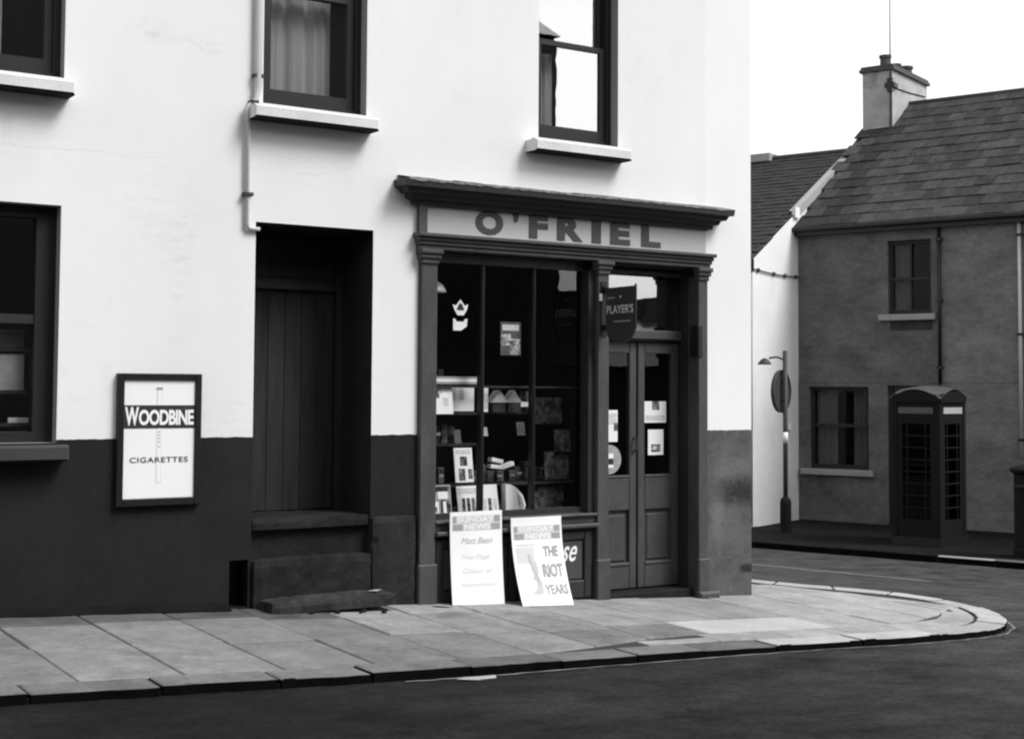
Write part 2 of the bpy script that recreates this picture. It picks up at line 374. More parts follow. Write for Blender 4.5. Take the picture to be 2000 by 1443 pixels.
        if mat and getattr(s, 'under', False):
            me.materials.append(MT[mat]); me.materials.append(MT['under_shade'])
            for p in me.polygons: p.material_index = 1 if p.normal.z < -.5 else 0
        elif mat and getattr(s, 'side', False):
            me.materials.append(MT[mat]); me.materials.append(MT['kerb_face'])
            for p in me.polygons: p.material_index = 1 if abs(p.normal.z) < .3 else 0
        elif mat: me.materials.append(MT[mat] if isinstance(mat, str) else mat)
        return o

def tag(o, label=None, cat=None, group=None, kind=None):
    if label: o['label'] = label
    if cat: o['category'] = cat
    if group: o['group'] = group
    if kind: o['kind'] = kind
    return o
def thing(name, loc, label, cat, group=None):
    o = bpy.data.objects.new(name, None); COL.objects.link(o); o.location = loc; o.empty_display_size = .2
    return tag(o, label, cat, group)
def one(name, mat, mb, parent=None, **k): return mb.build(name, mat, parent, **k)
def bx(*a): return MB().box(*a)

def text_mb(string, bold=.0, shear=0., spacing=1.):
    cu = bpy.data.curves.new('t', 'FONT'); cu.body = string; cu.size = 1; cu.offset = bold; cu.shear = shear
    cu.space_character = spacing; cu.resolution_u = 4
    ob = bpy.data.objects.new('t', cu); COL.objects.link(ob)
    dg = bpy.context.evaluated_depsgraph_get()
    me = bpy.data.meshes.new_from_object(ob.evaluated_get(dg))
    v = [tuple(x.co) for x in me.vertices]; f = [tuple(p.vertices) for p in me.polygons]
    bpy.data.objects.remove(ob); bpy.data.curves.remove(cu); bpy.data.meshes.remove(me)
    x0 = min(p[0] for p in v); x1 = max(p[0] for p in v); y0 = min(p[1] for p in v); y1 = max(p[1] for p in v)
    return [((p[0]-x0)/(x1-x0), (p[1]-y0)/(y1-y0)) for p in v], f
def text_on(string, fn, bold=0., shear=0., spacing=1.):
    """lettering mapped by fn(u, v) -> world point, u and v from 0 to 1"""
    v, f = text_mb(string, bold, shear, spacing)
    return MB().add([fn(a, b) for a, b in v], f)

# ------------------------------------------------------------------ the ground
HQ = Vector((13.03609537, 8.84118164, -.8)); hd = Vector((.34202014, -.93969262, 0)); hb = Vector((.93969262, .34202014, 0))
def H(s, h, z): p = HQ+hd*s+hb*h; return (p.x, p.y, z)        # side-street house frame: along its front, back into it, height
def sstep(a, b, x): t = min(1, max(0, (x-a)/(b-a))); return t*t*(3-2*t)
def zpave(x, y): return -.0545*max(-30, min(14, x))+.0186*max(-4, min(3, y))
def zroad(x, y):
    xx = max(-30, min(14, x))
    base = -.0545*xx-.097+.014*sstep(-4, -1, x)+.05*sstep(-2.6, -5.5, y)
    h = (x-HQ.x)*hb.x+(y-HQ.y)*hb.y
    t = sstep(-13, -4.6, h)*sstep(-30, -2, y)
    return base*(1-t)-.935*t

def axis(a, b, fine0, fine1, st):
    out = []; x = fine0
    while x < fine1: out.append(x); x += st
    out.append(fine1); k = st
    lo = []; x = fine0
    while x > a: k *= 1.5; x -= k; lo.append(x)
    k = st; hi = []; x = fine1
    while x < b: k *= 1.5; x += k; hi.append(x)
    return lo[::-1]+out+hi
gx = axis(-500, 500, -14, 16, .5); gy = axis(-500, 500, -14, 16, .5)
mb = MB(); ny = len(gy)
mb.add([(x, y, zroad(x, y)) for x in gx for y in gy], [(i*ny+j, (i+1)*ny+j, (i+1)*ny+j+1, i*ny+j+1) for i in range(len(gx)-1) for j in range(ny-1)])
tag(one('road', 'asphalt', mb, smooth=True), kind='structure')

# kerb line of the corner pavement (outer top edge), smoothed
KP = [(-13, -2.36), (-10, -2.36), (-7, -2.35), (-5, -2.34), (-3.8, -2.27), (-2.6, -2.2), (-1.2, -2.17), (-.3, -2.15), (.65, -2.03), (1.25, -1.73),
      (1.64, -1.3), (1.84, -.85), (1.84, -.35), (1.6, .12), (1.15, .55), (.8, 1.1), (.66, 1.9), (.62, 4), (.6, 8), (.6, 12)]
def catmull(P, n=8):
    out = []
    for i in range(len(P)-1):
        p0 = P[max(0, i-1)]; p1 = P[i]; p2 = P[i+1]; p3 = P[min(len(P)-1, i+2)]
        for k in range(n):
            t = k/n
            out.append(tuple(.5*(2*b+(c-a)*t+(2*a-5*b+4*c-d)*t*t+(-a+3*b-3*c+d)*t**3) for a, b, c, d in zip(p0, p1, p2, p3)))
    out.append(P[-1]); return out
KC = catmull(KP)
def arc_sample(C):
    L = [0]
    for a, b in zip(C, C[1:]): L.append(L[-1]+math.dist(a, b))
    def at(s):
        s = max(0, min(L[-1]-1e-6, s))
        import bisect
        i = min(len(C)-2, bisect.bisect_right(L, s)-1); t = (s-L[i])/(L[i+1]-L[i])
        p = tuple(a+(b-a)*t for a, b in zip(C[i], C[i+1]))
        j0 = max(0, i-1); j1 = min(len(C)-1, i+2)
        d = (C[j1][0]-C[j0][0], C[j1][1]-C[j0][1]); q = math.hypot(*d)
        return p, (-d[1]/q, d[0]/q)          # point and the normal to the left of travel (into the pavement)
    return at, L[-1]
kat, KLEN = arc_sample(KC)
KW = .225
def strip(at, s0, s1, w0, w1, n=4):
    lo = []; hi = []
    for i in range(n+1):
        p, q = at(s0+(s1-s0)*i/n); lo.append((p[0]+q[0]*w0, p[1]+q[1]*w0)); hi.append((p[0]+q[0]*w1, p[1]+q[1]*w1))
    return lo+hi[::-1]
pav = MB()
inner = [tuple(kat(KLEN*i/220)[0][k]+kat(KLEN*i/220)[1][k]*.03 for k in (0, 1)) for i in range(221)]
wl = [(-13, 0)] + [(-13+13*i/40, 0) for i in range(1, 41)] + [(0, 12*i/30) for i in range(1, 31)]
# joint bed under the flagstones: strips from the kerb to the wall line
for i in range(220):
    a, b = inner[i], inner[i+1]
    fa = (min(a[0], -.001), 0.3) if a[0] < 0 else (-.001, max(a[1], .3)); fb = (min(b[0], -.001), .3) if b[0] < 0 else (-.001, max(b[1], .3))
    pav.add([(x, y, zpave(x, y)-.011) for x, y in (a, b, fb, fa)], [(0, 1, 2, 3)])
pavement = tag(one('pavement', 'joint', pav), kind='structure')
kerb_root = tag(one('kerb', 'joint', MB().slab(strip(kat, 0.01, KLEN-.01, .02, .2, 160), lambda x, y: zpave(x, y)-.03, .3)), kind='structure')
# kerb stones
s = 0.; k = 0
while s < KLEN-.3:
    p, q = kat(s)
    ln = rnd.uniform(.55, .68) if p[0] < -3 else rnd.uniform(.62, .92)
    if p[0] > .4 and p[1] < 1.5: ln = rnd.uniform(.5, .65)
    e = min(s+ln, KLEN)
    dz = rnd.uniform(-.008, .006); n = 2 if p[0] < -.5 else 5
    o_ = rnd.uniform(-.006, .006); lo_ = strip(kat, s+.010, e-.010, o_, KW, 7)
    poly = [(x+rnd.uniform(-.006, .006), y+rnd.uniform(-.009, .009)) if 0 < i < 7 else (x, y) for i, (x, y) in enumerate(lo_[:8])]+[lo_[8], lo_[11], lo_[15]]
    light = p[0] > -2.4 and p[1] < 2
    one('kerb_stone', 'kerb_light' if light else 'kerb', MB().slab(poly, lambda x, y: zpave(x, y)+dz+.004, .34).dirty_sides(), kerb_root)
    s = e; k += 1
# an inner course of setts round the nose of the corner
s = 9.7
while s < 15.1:
    ln = rnd.uniform(.5, .7); wd = .26*sstep(9.6, 11, s)*sstep(15.3, 14.2, s)
    if wd > .08:
        one('kerb_stone', 'flag_light', MB().slab(strip(kat, s+.006, s+ln-.006, KW+.035, KW+.035+wd, 4), lambda x, y: zpave(x, y)+.002, .1), kerb_root)
    s += ln

# flagstones
def clip_poly(poly, a, b):
    """keep the part of poly left of the line a->b"""
    out = []
    def sd(p): return (b[0]-a[0])*(p[1]-a[1])-(b[1]-a[1])*(p[0]-a[0])
    for i in range(len(poly)):
        p, q = poly[i], poly[(i+1) % len(poly)]; dp, dq = sd(p), sd(q)
        if dp >= 0: out.append(p)
        if dp*dq < 0:
            t = dp/(dp-dq); out.append((p[0]+(q[0]-p[0])*t, p[1]+(q[1]-p[1])*t))
    return out
def bound(si, off): p, q = kat(si); return (p[0]+q[0]*off, p[1]+q[1]*off)
clipline = []
for i in range(0, 120):
    s_ = KLEN*i/120
    w_ = KW+.005
    if 9.7 < s_ < 15.1: w_ += .26*sstep(9.6, 11, s_)*sstep(15.3, 14.2, s_)+.065
    clipline.append(bound(s_, w_))
nose = [c for c in clipline if c[0] > -13.5]
def kerb_y(x):
    for a, b in zip(clipline, clipline[1:]):
        if a[0] <= x < b[0]: return a[1]+(b[1]-a[1])*(x-a[0])/(b[0]-a[0])
    return clipline[0][1]
def clip_kerb(poly):
    if max(p[0] for p in poly) < -.3: return [(x, max(y, kerb_y(x))) for x, y in poly]
    for a, b in zip(clipline, clipline[1:]):
        if a[0] < -1.3 or a[1] > .75: continue
        if len(poly) < 3: return []
        poly = clip_poly(poly, a, b)
    return poly
def area(P): return abs(sum(a[0]*b[1]-b[0]*a[1] for a, b in zip(P, P[1:]+P[:1])))/2
xs = [-6.55+.572*k for k in range(-10, 8)] + [-1.92, -1.27, -.62, .02, .62, 1.2, 1.9]
for a, b in zip(xs, xs[1:]):
    ca = rnd.uniform(-.08, .08); first = rnd.uniform(-.5, -.38)
    rows = [0.0, first, -1.28+ca, -2.4]
    if a > -2.0: rows = [0.0, -.52, -1.13, -2.4]
    if a >= -.1: rows = [1.2, .62, 0.02, -.55, -1.13, -2.4]
    for ri, (y1, y0) in enumerate(zip(rows, rows[1:])):
        g = .005
        poly = [(a+g, y0+g), (b-g, y0+g), (b-g, y1-g), (a+g, y1-g)]
        patch = abs(a+1.92) < .01 and y1 < -1.1
        if patch: poly = [(a+g, y0), (-.625, y0), (-.625, y1-g), (a+g, y1-g)]
        if abs(a+1.27) < .01 and y1 < -1.1: continue
        poly = clip_kerb(poly)
        if len(poly) < 3 or area(poly) < .02: continue
        dz = rnd.uniform(-.003, .003); tx = rnd.uniform(-.004, .004); ty = rnd.uniform(-.004, .004)
        zf = (lambda cx, cy: lambda x, y: zpave(x, y)+dz+(x-cx)*tx+(y-cy)*ty)(a, y0)
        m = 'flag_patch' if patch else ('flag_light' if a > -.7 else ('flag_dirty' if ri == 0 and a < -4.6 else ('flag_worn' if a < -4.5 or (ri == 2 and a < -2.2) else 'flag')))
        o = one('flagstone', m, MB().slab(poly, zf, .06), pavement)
        if patch: o['label'] = 'pale repaired flagstone near the kerb'

# tar fillet at the foot of the painted wall
tm = MB(); n = 60; vv = []
for i in range(n+1):
    x = -12.9+(12.9-4.92)*i/n; wd = .13+rnd.uniform(-.02, .02)
    vv += [(x, -wd, zpave(x, -wd)+.005), (x, -.02, zpave(x, 0)+.03), (x, .01, zpave(x, 0)+.05)]
tm.add(vv, [(3*i+k, 3*i+3+k, 3*i+4+k, 3*i+1+k) for i in range(n) for k in (0, 1)])
one('tar_fillet', 'tar', tm, pavement)
# pale grit washed along the gutter
gm = MB(); n = 90; vv = []; s0 = 8.2; s1 = 15.6
for i in range(n+1):
    p, q = kat(s0+(s1-s0)*i/n); a_ = -.035-rnd.uniform(0, .02); b_ = a_-.03*rnd.uniform(.25, 1.)
    for o_ in (a_, b_): x, y = p[0]+q[0]*o_, p[1]+q[1]*o_; vv.append((x, y, zroad(x, y)+.006))
gm.add(vv, [(2*i, 2*i+1, 2*i+3, 2*i+2) for i in range(n)])
tag(one('gutter_grit', 'mark', gm), 'pale grit washed along the gutter below the kerb', 'grit', None, 'stuff')

# far pavement round the phone kiosk, with its own kerb
fp = MB(); fp.xf = H
fp.add([(-12, -4.15, -.828), (12, -4.15, -.828), (12, .2, -.80), (-2.9, .2, -.80), (-2.9, -1.9, -.81), (-12, -1.9, -.81)], [(0, 1, 2, 3, 4, 5)])
fpave = tag(one('pavement_far_side', 'farpave', fp), kind='structure')
fk = tag(one('kerb_far_side', 'joint', (lambda m: (setattr(m, 'xf', H), m.box(-12, 12, -4.28, -4.17, -1.2, -.85))[1])(MB())), kind='structure')
s = -6.
while s < 6:
    ln = rnd.uniform(.7, .95); m = MB(); m.xf = H; dy = rnd.uniform(-.015, .015)
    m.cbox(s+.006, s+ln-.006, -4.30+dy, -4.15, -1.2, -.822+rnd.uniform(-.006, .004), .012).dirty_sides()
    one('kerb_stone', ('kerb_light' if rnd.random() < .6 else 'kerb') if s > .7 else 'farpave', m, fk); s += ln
# worn white line along the side street
m = MB(); n = 30
A, B = Vector((5.6, 7.6)), Vector((6.75, 3.75))
pts = [A.lerp(B, i/n) for i in range(n+1)]
m.add([(p.x+o, p.y, zroad(p.x, p.y)+.006) for p in pts for o in (-.035, .035)], [(2*i, 2*i+1, 2*i+3, 2*i+2) for i in range(n)])
tag(one('road_marking', 'mark', m), kind='structure')

# ------------------------------------------------------------------ the corner shop building
def holed_wall(m, x0, x1, z0, z1, holes, depth, y=0., reveals=True):
    xs = sorted({x0, x1} | {v for h in holes for v in h[:2] if x0 < v < x1}); zs = sorted({z0, z1} | {v for h in holes for v in h[2:4] if z0 < v < z1})
    for a, b in zip(xs, xs[1:]):
        for c, d in zip(zs, zs[1:]):
            cx, cz = (a+b)/2, (c+d)/2
            if any(h[0] < cx < h[1] and h[2] < cz < h[3] for h in holes): continue
            m.add([(a, y, c), (b, y, c), (b, y, d), (a, y, d)], [(0, 1, 2, 3)])
    for h in (holes if reveals else []):
        a, b, c, d = max(h[0], x0), min(h[1], x1), h[2], h[3]; q = h[4] if len(h) > 4 else depth
        m.add([(a, y, c), (b, y, c), (b, y, d), (a, y, d), (a, y+q, c), (b, y+q, c), (b, y+q, d), (a, y+q, d)],
              [(0, 4, 7, 3), (1, 2, 6, 5), (3, 7, 6, 2), (0, 1, 5, 4)])
    return m
shop = thing('shop_building', (-3.5, 3, 0), 'white rendered corner shop building with dark painted base and wooden shopfront', 'building')
W1 = (-6.95, -6.11, 3.85, 5.55); W2 = (-4.70, -3.87, 3.85, 5.55); W3 = (-2.31, -1.50, 3.85, 5.55); W0 = (-7.25, -6.11, 1.44, 3.0)
DR = (-4.74, -3.80, -.2, 2.99, .56); SF = (-3.41, -.56, -.3, 3.25, .05); SCR = (-4.90, -4.76, .27, .60, .22)
HT = 7.4
wm = holed_wall(MB(), -13, -.54, -.6, HT, [W1, W2, W3, W0, DR, SF, SCR], .14, 0., False)
wm.add([(-13, 0, -.6), (-13, 9, -.6), (-13, 9, HT), (-13, 0, HT)], [(0, 1, 2, 3)])
wm.add([(-13, 9, -.6), (0, 9, -.6), (0, 9, HT), (-13, 9, HT)], [(0, 1, 2, 3)])
one('wall', 'wall', wm, shop)
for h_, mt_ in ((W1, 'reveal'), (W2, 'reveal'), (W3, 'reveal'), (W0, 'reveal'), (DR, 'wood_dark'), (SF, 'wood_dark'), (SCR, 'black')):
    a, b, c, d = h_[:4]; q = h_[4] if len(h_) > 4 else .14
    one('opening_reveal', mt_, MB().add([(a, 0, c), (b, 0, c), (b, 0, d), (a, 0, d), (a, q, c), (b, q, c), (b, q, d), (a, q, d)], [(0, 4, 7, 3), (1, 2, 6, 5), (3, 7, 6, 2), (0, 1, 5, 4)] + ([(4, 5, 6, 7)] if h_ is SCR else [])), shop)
pm = MB(); pm.add([(-.54, 0, -.6), (0, 0, -.6), (0, 0, HT), (-.54, 0, HT), (0, 9, -.6), (0, 9, HT)], [(0, 1, 2, 3), (1, 4, 5, 2)])
tag(one('corner_pier', 'pier', pm, shop), 'corner pier with worn scuffed base')
one('plinth', 'plinth', MB().rbox(-3.80, -3.425, -.045, 0.02, -.1, .86, .05, .008), shop)
# roof of the shop building (above the frame)
rm = MB(); rm.add([(-13.2, -.3, HT-.02), (.15, -.3, HT-.02), (.15, 4.5, HT+3.1), (-13.2, 4.5, HT+3.1), (.15, 9.3, HT-.02), (-13.2, 9.3, HT-.02)], [(0, 1, 2, 3), (3, 2, 4, 5)])
rm.add([(0, 0, HT), (0, 9, HT), (0, 4.5, HT+2.9), (-13, 0, HT), (-13, 9, HT), (-13, 4.5, HT+2.9)], [(0, 1, 2), (3, 5, 4)])
one('roof', 'slate2', rm, shop)
# interior floors so that the building is not hollow to the light
im = MB(); im.box(-12.9, -.05, .6, 8.9, 3.1, 3.3); im.box(-12.9, -.05, 2.6, 2.7, -.5, HT-.1); im.box(-12.9, -.05, .16, 2.6, HT-.2, HT-.1)
im.box(-5.2, -5.1, .2, 2.6, -.5, HT-.2); im.box(-3.6, -3.5, .6, 2.6, -.5, HT-.2)
one('inner_partition', 'dark', im, shop)

def sash(hole, mid, cur=None, name='upper_window'):
    a, b, c, d = hole[:4]; y = .10
    wr = one(name, 'frame', MB().box(a, a+.05, y, y+.12, c, d).box(b-.05, b, y, y+.12, c, d).box(a+.05, b-.05, y, y+.12, c, c+.045).box(a+.05, b-.05, y, y+.12, d-.05, d), shop)
    i, j = a+.05, b-.05
    sm = MB()   # lower sash
    sm.box(i, i+.055, y+.02, y+.06, c+.045, mid).box(j-.055, j, y+.02, y+.06, c+.045, mid).box(i+.055, j-.055, y+.02, y+.06, c+.045, c+.135).box(i+.055, j-.055, y+.02, y+.06, mid-.045, mid)
    one('lower_sash', 'frame', sm, wr)
    sm = MB(); sm.box(i, i+.045, y+.065, y+.105, mid-.04, d-.05).box(j-.045, j, y+.065, y+.105, mid-.04, d-.05).box(i+.045, j-.045, y+.065, y+.105, mid-.04, mid).box(i+.045, j-.045, y+.065, y+.105, d-.1, d-.05)
    one('upper_sash', 'frame', sm, wr)
    one('pane', 'glass_up', MB().box(i+.055, j-.055, y+.038, y+.042, c+.135, mid-.045), wr)
    one('pane', 'glass_up', MB().box(i+.045, j-.045, y+.083, y+.087, mid, d-.1), wr)
    sl_ = MB().cbox(a-.125, b+.035, -.155, .10, c-.135, c-.04, .014).box(a-.06, b+.03, -.02, .10, c-.041, c-.005).dirty_under()
    one('sill', 'sill', sl_, wr)
    if cur:
        for (u0, u1, z0, z1, yy) in cur:
            cm = MB(); nseg = 44; vs_ = []
            ph = rnd.uniform(0, 6); rr = [rnd.uniform(.6, 1.6) for _ in range(3)]
            for q in range(nseg+1):
                u = u0+(u1-u0)*q/nseg; yy_ = yy+.010*math.sin(q*1.15*rr[0]+ph)+.012*math.sin(q*.43*rr[1]+2*ph)+.009*math.sin(q*2.3*rr[2])
                vs_ += [(u, yy_, z0), (u+.01*math.sin(q), yy_*1.02, z1)]
            cm.add(vs_, [(2*q, 2*q+2, 2*q+3, 2*q+1) for q in range(nseg)])
            one('curtain', 'curtain', cm, wr, smooth=True)
    one('room_back', 'dark', MB().box(a-.3, b+.3, 1.0, 1.05, c-.1, d+.1).box(a-.3, a-.28, .24, 1.0, c-.1, d+.1).box(b+.28, b+.3, .24, 1.0, c-.1, d+.1), wr)
    return wr
sash(W1, 4.72, [(-6.85, -6.45, 3.95, 5.5, .30)])
sash(W2, 4.75, [(-4.66, -4.04, 3.95, 5.5, .27)])
sash(W3, 4.70, [(-2.27, -2.0, 3.95, 4.62, .27)])
# ground-floor window at the left edge
a, b, c, d = W0; y = .10
wr = one('ground_floor_window', 'frame', MB().box(a, a+.07, y, y+.1, c, d).box(b-.13, b, y, y+.1, c, d).box(a+.07, b-.13, y, y+.1, c, c+.07).box(a+.07, b-.13, y, y+.1, d-.08, d), shop)
one('transom', 'wood_dark', MB().box(a+.07, b-.13, y+.01, y+.08, 2.22, 2.28), wr)
one('pane', 'glass', MB().box(a+.07, b-.13, y+.05, y+.054, c+.07, 2.22), wr); one('pane', 'glass', MB().box(a+.07, b-.13, y+.05, y+.054, 2.28, d-.08), wr)
one('sill', 'sill_dark', MB().cbox(a-.1, b+.05, -.14, .10, c-.115, c-.012, .014).dirty_under(), wr)
one('room_back', 'dark', MB().box(a-.3, b+.3, 1.0, 1.05, c-.1, d+.1).box(b+.1, b+.12, .22, 1.0, c-.1, d+.1).box(a-.3, b+.1, .22, 1.0, c-.13, c-.1), wr)
for (x0, x1, z0, z1, mt, lab, nm, ct) in ((-6.62, -6.27, 2.06, 2.18, 'paper3', 'dim pale card in the left window under the transom', 'display_card', 'card'),
                                      (-6.62, -6.265, 1.78, 2.02, 'paper2', 'mottled grey picture in the left window', 'display_picture', 'picture'),
                                      (-6.36, -6.22, 1.565, 1.60, 'paper', 'thin pale packet on the left window ledge', 'packet', 'packet')):
    t = one(nm, mt, MB().cbox(x0, x1, .24, .26, z0, z1, .003)); tag(t, lab, ct)
    one('display_shelf', 'shelf', MB().box(-7.2, -6.2, .22, .42, z0-.022, z0-.001), wr)

# service pipe beside the middle window
pp = thing('service_pipe', (-4.75, -.02, 2.94), 'thin pale service pipe jogging round the middle window sill down to the plank door', 'pipe')
one('pipe', 'pipe', MB().tube([(-4.752, -.025, 7.3), (-4.752, -.025, 3.95), (-4.765, -.03, 3.86), (-4.83, -.05, 3.80), (-4.835, -.05, 3.72), (-4.82, -.03, 3.6), (-4.815, -.022, 2.96), (-4.80, -.022, 2.935), (-4.72, -.02, 2.935)], [.030, .030, .019, .019, .019, .017, .017, .015, .015], 10), pp, smooth=True)
one('pipe_clip', 'clip', MB().box(-4.788, -4.716, -.05, 0, 4.02, 4.045), pp); one('pipe_clip', 'clip', MB().box(-4.85, -4.78, -.05, 0, 3.165, 3.19), pp)
one('junction_box', 'clip', MB().cbox(-4.815, -4.755, -.075, 0, 3.74, 3.85, .012), pp)

# plank door with its fan board and steps
dr = one('plank_door', 'wood_dark', MB().box(-4.74, -4.68, .50, .58, .86, 2.985).box(-3.86, -3.80, .50, .58, .86, 2.985).box(-4.68, -3.86, .49, .58, 2.555, 2.60).box(-4.68, -3.86, .52, .58, 2.60, 2.985), shop)
n = 6
for i in range(n):
    u0 = -4.68+.82*i/n; u1 = -4.68+.82*(i+1)/n
    one('plank', 'door', MB().cbox(u0+.0012, u1-.0012, .535+rnd.uniform(-.002, .002), .565, .885, 2.553, .003), dr)
one('fan_board', 'door', MB().cbox(-4.66, -3.88, .505, .53, 2.64, 2.95, .01), dr)
one('backing', 'black', MB().box(-4.74, -3.80, .566, .60, .3, 2.99), dr)
st = tag(one('door_step', 'step', MB().rbox(-4.735, -3.80, .0, .52, .80, .885, .08, .008), shop), 'worn top step under the plank door')
one('riser', 'step', MB().box(-4.735, -3.805, .06, .55, .30, .80), st)
one('tread', 'step', MB().rbox(-4.735, -3.80, -.045, .06, .12, .60, .06, .009), st)
lm = MB(); lm.rbox(-4.70, -3.70, -.29, -.045, .24, .335, .06, .016)
one('broken_step', 'step_worn', lm, st)
for i in range(6):
    u = rnd.uniform(-4.6, -3.65); r_ = rnd.uniform(.014, .034); yy = -.27-rnd.uniform(0, .09)
    q = MB(); c0 = Vector((u, yy, zpave(u, yy)+r_*.4)); vs_ = [c0+Vector((math.cos(t)*math.cos(p), math.sin(t)*math.cos(p), math.sin(p)*.7))*r_*rnd.uniform(.75, 1.2) for p in (-.5, .6) for t in [k*math.pi/3 for k in range(6)]]
    q.add(vs_, [tuple(range(5, -1, -1)), tuple(range(6, 12))]+[(k, (k+1) % 6, (k+1) % 6+6, k+6) for k in range(6)]); one('rubble_stone', 'step', q, st)

# ---- shopfront joinery
def pil(x0, x1, name, zb=.02):
    o = one(name, 'wood', MB().cbox(x0, x1, -.045, .10, zb, 2.80, .006), shop)
    one('cap', 'wood', MB().cbox(x0-.02, x1+.02, -.075, .0, 2.80, 2.835, .008).cbox(x0-.008, x1+.008, -.06, .0, 2.76, 2.80, .008).cbox(x0-.03, x1+.03, -.09, .0, 2.835, 2.872, .008), o)
    one('base', 'wood', MB().cbox(x0-.012, x1+.012, -.062, .0, zb-.15, zb+.30, .01), o)
    return o
pil(-3.405, -3.265, 'pilaster', .18); pil(-1.735, -1.62, 'pilaster', .12); pr = pil(-.65, -.545, 'pilaster', .06)
one('base_block', 'wood', MB().cbox(-.69, -.46, -.12, -.062, -.1, .085, .02), pr)
one('bracket_stub', 'black', MB().cbox(-.668, -.615, -.06, .05, 2.10, 2.37, .006), pr)
# architrave, fascia board, cornice
am = MB()
for (p_, z0, z1) in ((.03, 2.872, 2.905), (.045, 2.905, 2.935), (.06, 2.935, 2.965), (.085, 2.965, 2.995)):
    am.cbox(-3.42-p_*.5, -.53+p_*.5, -p_-.02, .02, z0, z1-.001, .006)
one('architrave', 'wood', am, shop)
fs = one('fascia', 'fascia', MB().box(-3.36, -.545, -.018, .03, 2.995, 3.25), shop)
one('end_block', 'wood', MB().box(-3.43, -3.36, -.045, .03, 2.995, 3.25), fs)
for ch, x0, x1 in (('O', -2.915, -2.655), ("'", -2.565, -2.505), ('F', -2.41, -2.225), ('R', -2.135, -1.875), ('I', -1.785, -1.69), ('E', -1.595, -1.385), ('L', -1.265, -1.055)):
    zz = (3.02, 3.215) if ch != "'" else (3.135, 3.205)
    if ch == 'I': o = one('letter', 'letter', MB().box(x0, x1, -.023, -.0185, *zz), fs)
    elif ch == "'": o = one('letter', 'letter', MB().prism([(x0+.015, zz[0]), (x1-.015, zz[0]+.01), (x1, zz[1]), (x0, zz[1])], -.023, -.0185), fs)
    else:
        v, f = text_mb(ch, .055)
        o = one('letter', 'letter', MB().add([(x0+(x1-x0)*u, -.0225, zz[0]+(zz[1]-zz[0])*q) for u, q in v], f), fs)
cm = MB(); prof = [(.0, 3.205), (.05, 3.21), (.06, 3.245), (.09, 3.25), (.105, 3.285), (.135, 3.29), (.15, 3.325), (.18, 3.33), (.185, 3.375), (.185, 3.385), (0, 3.42)]
vs_ = []
for p_, z in prof:
    e = p_*1.12
    vs_ += [(-3.425-e, .01, z), (-3.425-e, -p_, z), (-.56+e, -p_, z), (-.56+e, .01, z)]
cm.add(vs_, [(4*i+j, 4*i+j+1, 4*i+j+5, 4*i+j+4) for i in range(len(prof)-1) for j in range(3)])
co = one('cornice', 'wood_dark', cm, shop)
# ragged lead flashing along the cornice top
x = -3.60
while x < -.42:
    wd = rnd.uniform(.16, .34); x1 = min(x+wd, -.40); q = rnd.uniform(-.003, .004); n = 6
    top = [(x+(x1-x)*i/n, rnd.uniform(-.006, .006)) for i in range(n+1)]
    fm = MB(); vv = []
    for u, r_ in top: vv += [(u, -.19+r_*.4, 3.372+r_), (u, -.187, 3.39+q), (u, .0, 3.425+q+r_*.5)]
    fm.add(vv, [(3*i, 3*i+3, 3*i+4, 3*i+1) for i in range(n)]+[(3*i+1, 3*i+4, 3*i+5, 3*i+2) for i in range(n)])
    one('flashing', 'lead', fm, co); x = x1+.004
# display window: frame, mullions, panes, sill, stall riser
swn = one('shop_window', 'wood_dark', MB().box(-3.265, -1.735, .06, .12, 2.79, 2.90).box(-3.265, -3.235, .06, .12, .80, 2.79).box(-1.80, -1.735, .0, .12, .80, 2.79).box(-3.235, -1.80, .06, .12, .80, .845), shop)
for xm, wd in ((-2.79, .016), (-2.30, .014)): one('mullion', 'black', MB().cbox(xm-wd, xm+wd, .05, .12, .845, 2.79, .012), swn)
for x0, x1 in ((-3.235, -2.806), (-2.774, -2.314), (-2.286, -1.80)): one('pane', 'glass_shop', MB().box(x0, x1, .088, .092, .845, 2.79), swn)
one('sill', 'wood', MB().cbox(-3.265, -1.735, -.05, .10, .775, .80, .008).cbox(-3.265, -1.735, -.02, .10, .72, .775, .006).cbox(-3.265, -1.735, -.075, .10, .685, .72, .01), swn)
sr_ = one('stall_riser', 'wood_dark', MB().box(-3.265, -1.735, .0, .05, -.1, .685), shop)
for x0, x1 in ((-3.23, -2.53), (-2.47, -1.80)):
    f_ = .05
    one('panel_frame', 'wood_dark', MB().cbox(x0-.02, x0+f_, -.025, .0, .12, .66, .008).cbox(x1-f_, x1+.02, -.025, .0, .12, .66, .008).cbox(x0+f_, x1-f_, -.025, .0, .59, .66, .008).cbox(x0+f_, x1-f_, -.025, .0, .12, .26, .008), sr_)
    one('panel', 'wood', MB().cbox(x0+f_+.01, x1-f_-.01, -.008, .0, .27, .58, .005), sr_)
one('lettering', 'paper', text_on('se', lambda u, v: (-2.07+.155*u, -.0095, .415+.125*v), .012, .45), sr_)
# display interior
im = MB(); im.box(-3.4, -1.62, 1.25, 1.3, .4, 3.0); im.box(-3.42, -3.40, .10, 1.3, .4, 3.0); im.box(-1.70, -1.68, .12, 1.3, .4, 3.0); im.box(-3.4, -1.70, .12, 1.25, .70, .76); im.box(-3.4, -1.70, .12, 1.25, 2.95, 3.0)
one('display_box', 'dark', im, swn)
for z, y0, y1, x0, x1 in ((1.62, .30, .55, -3.38, -2.28), (1.835, .20, .22, -3.38, -1.72), (1.37, .34, .5, -3.38, -2.6), (1.045, .30, .55, -3.38, -1.72)):
    one('display_shelf', 'shelf', MB().box(x0, x1, y0, y1, z-.018, z-.001), swn)

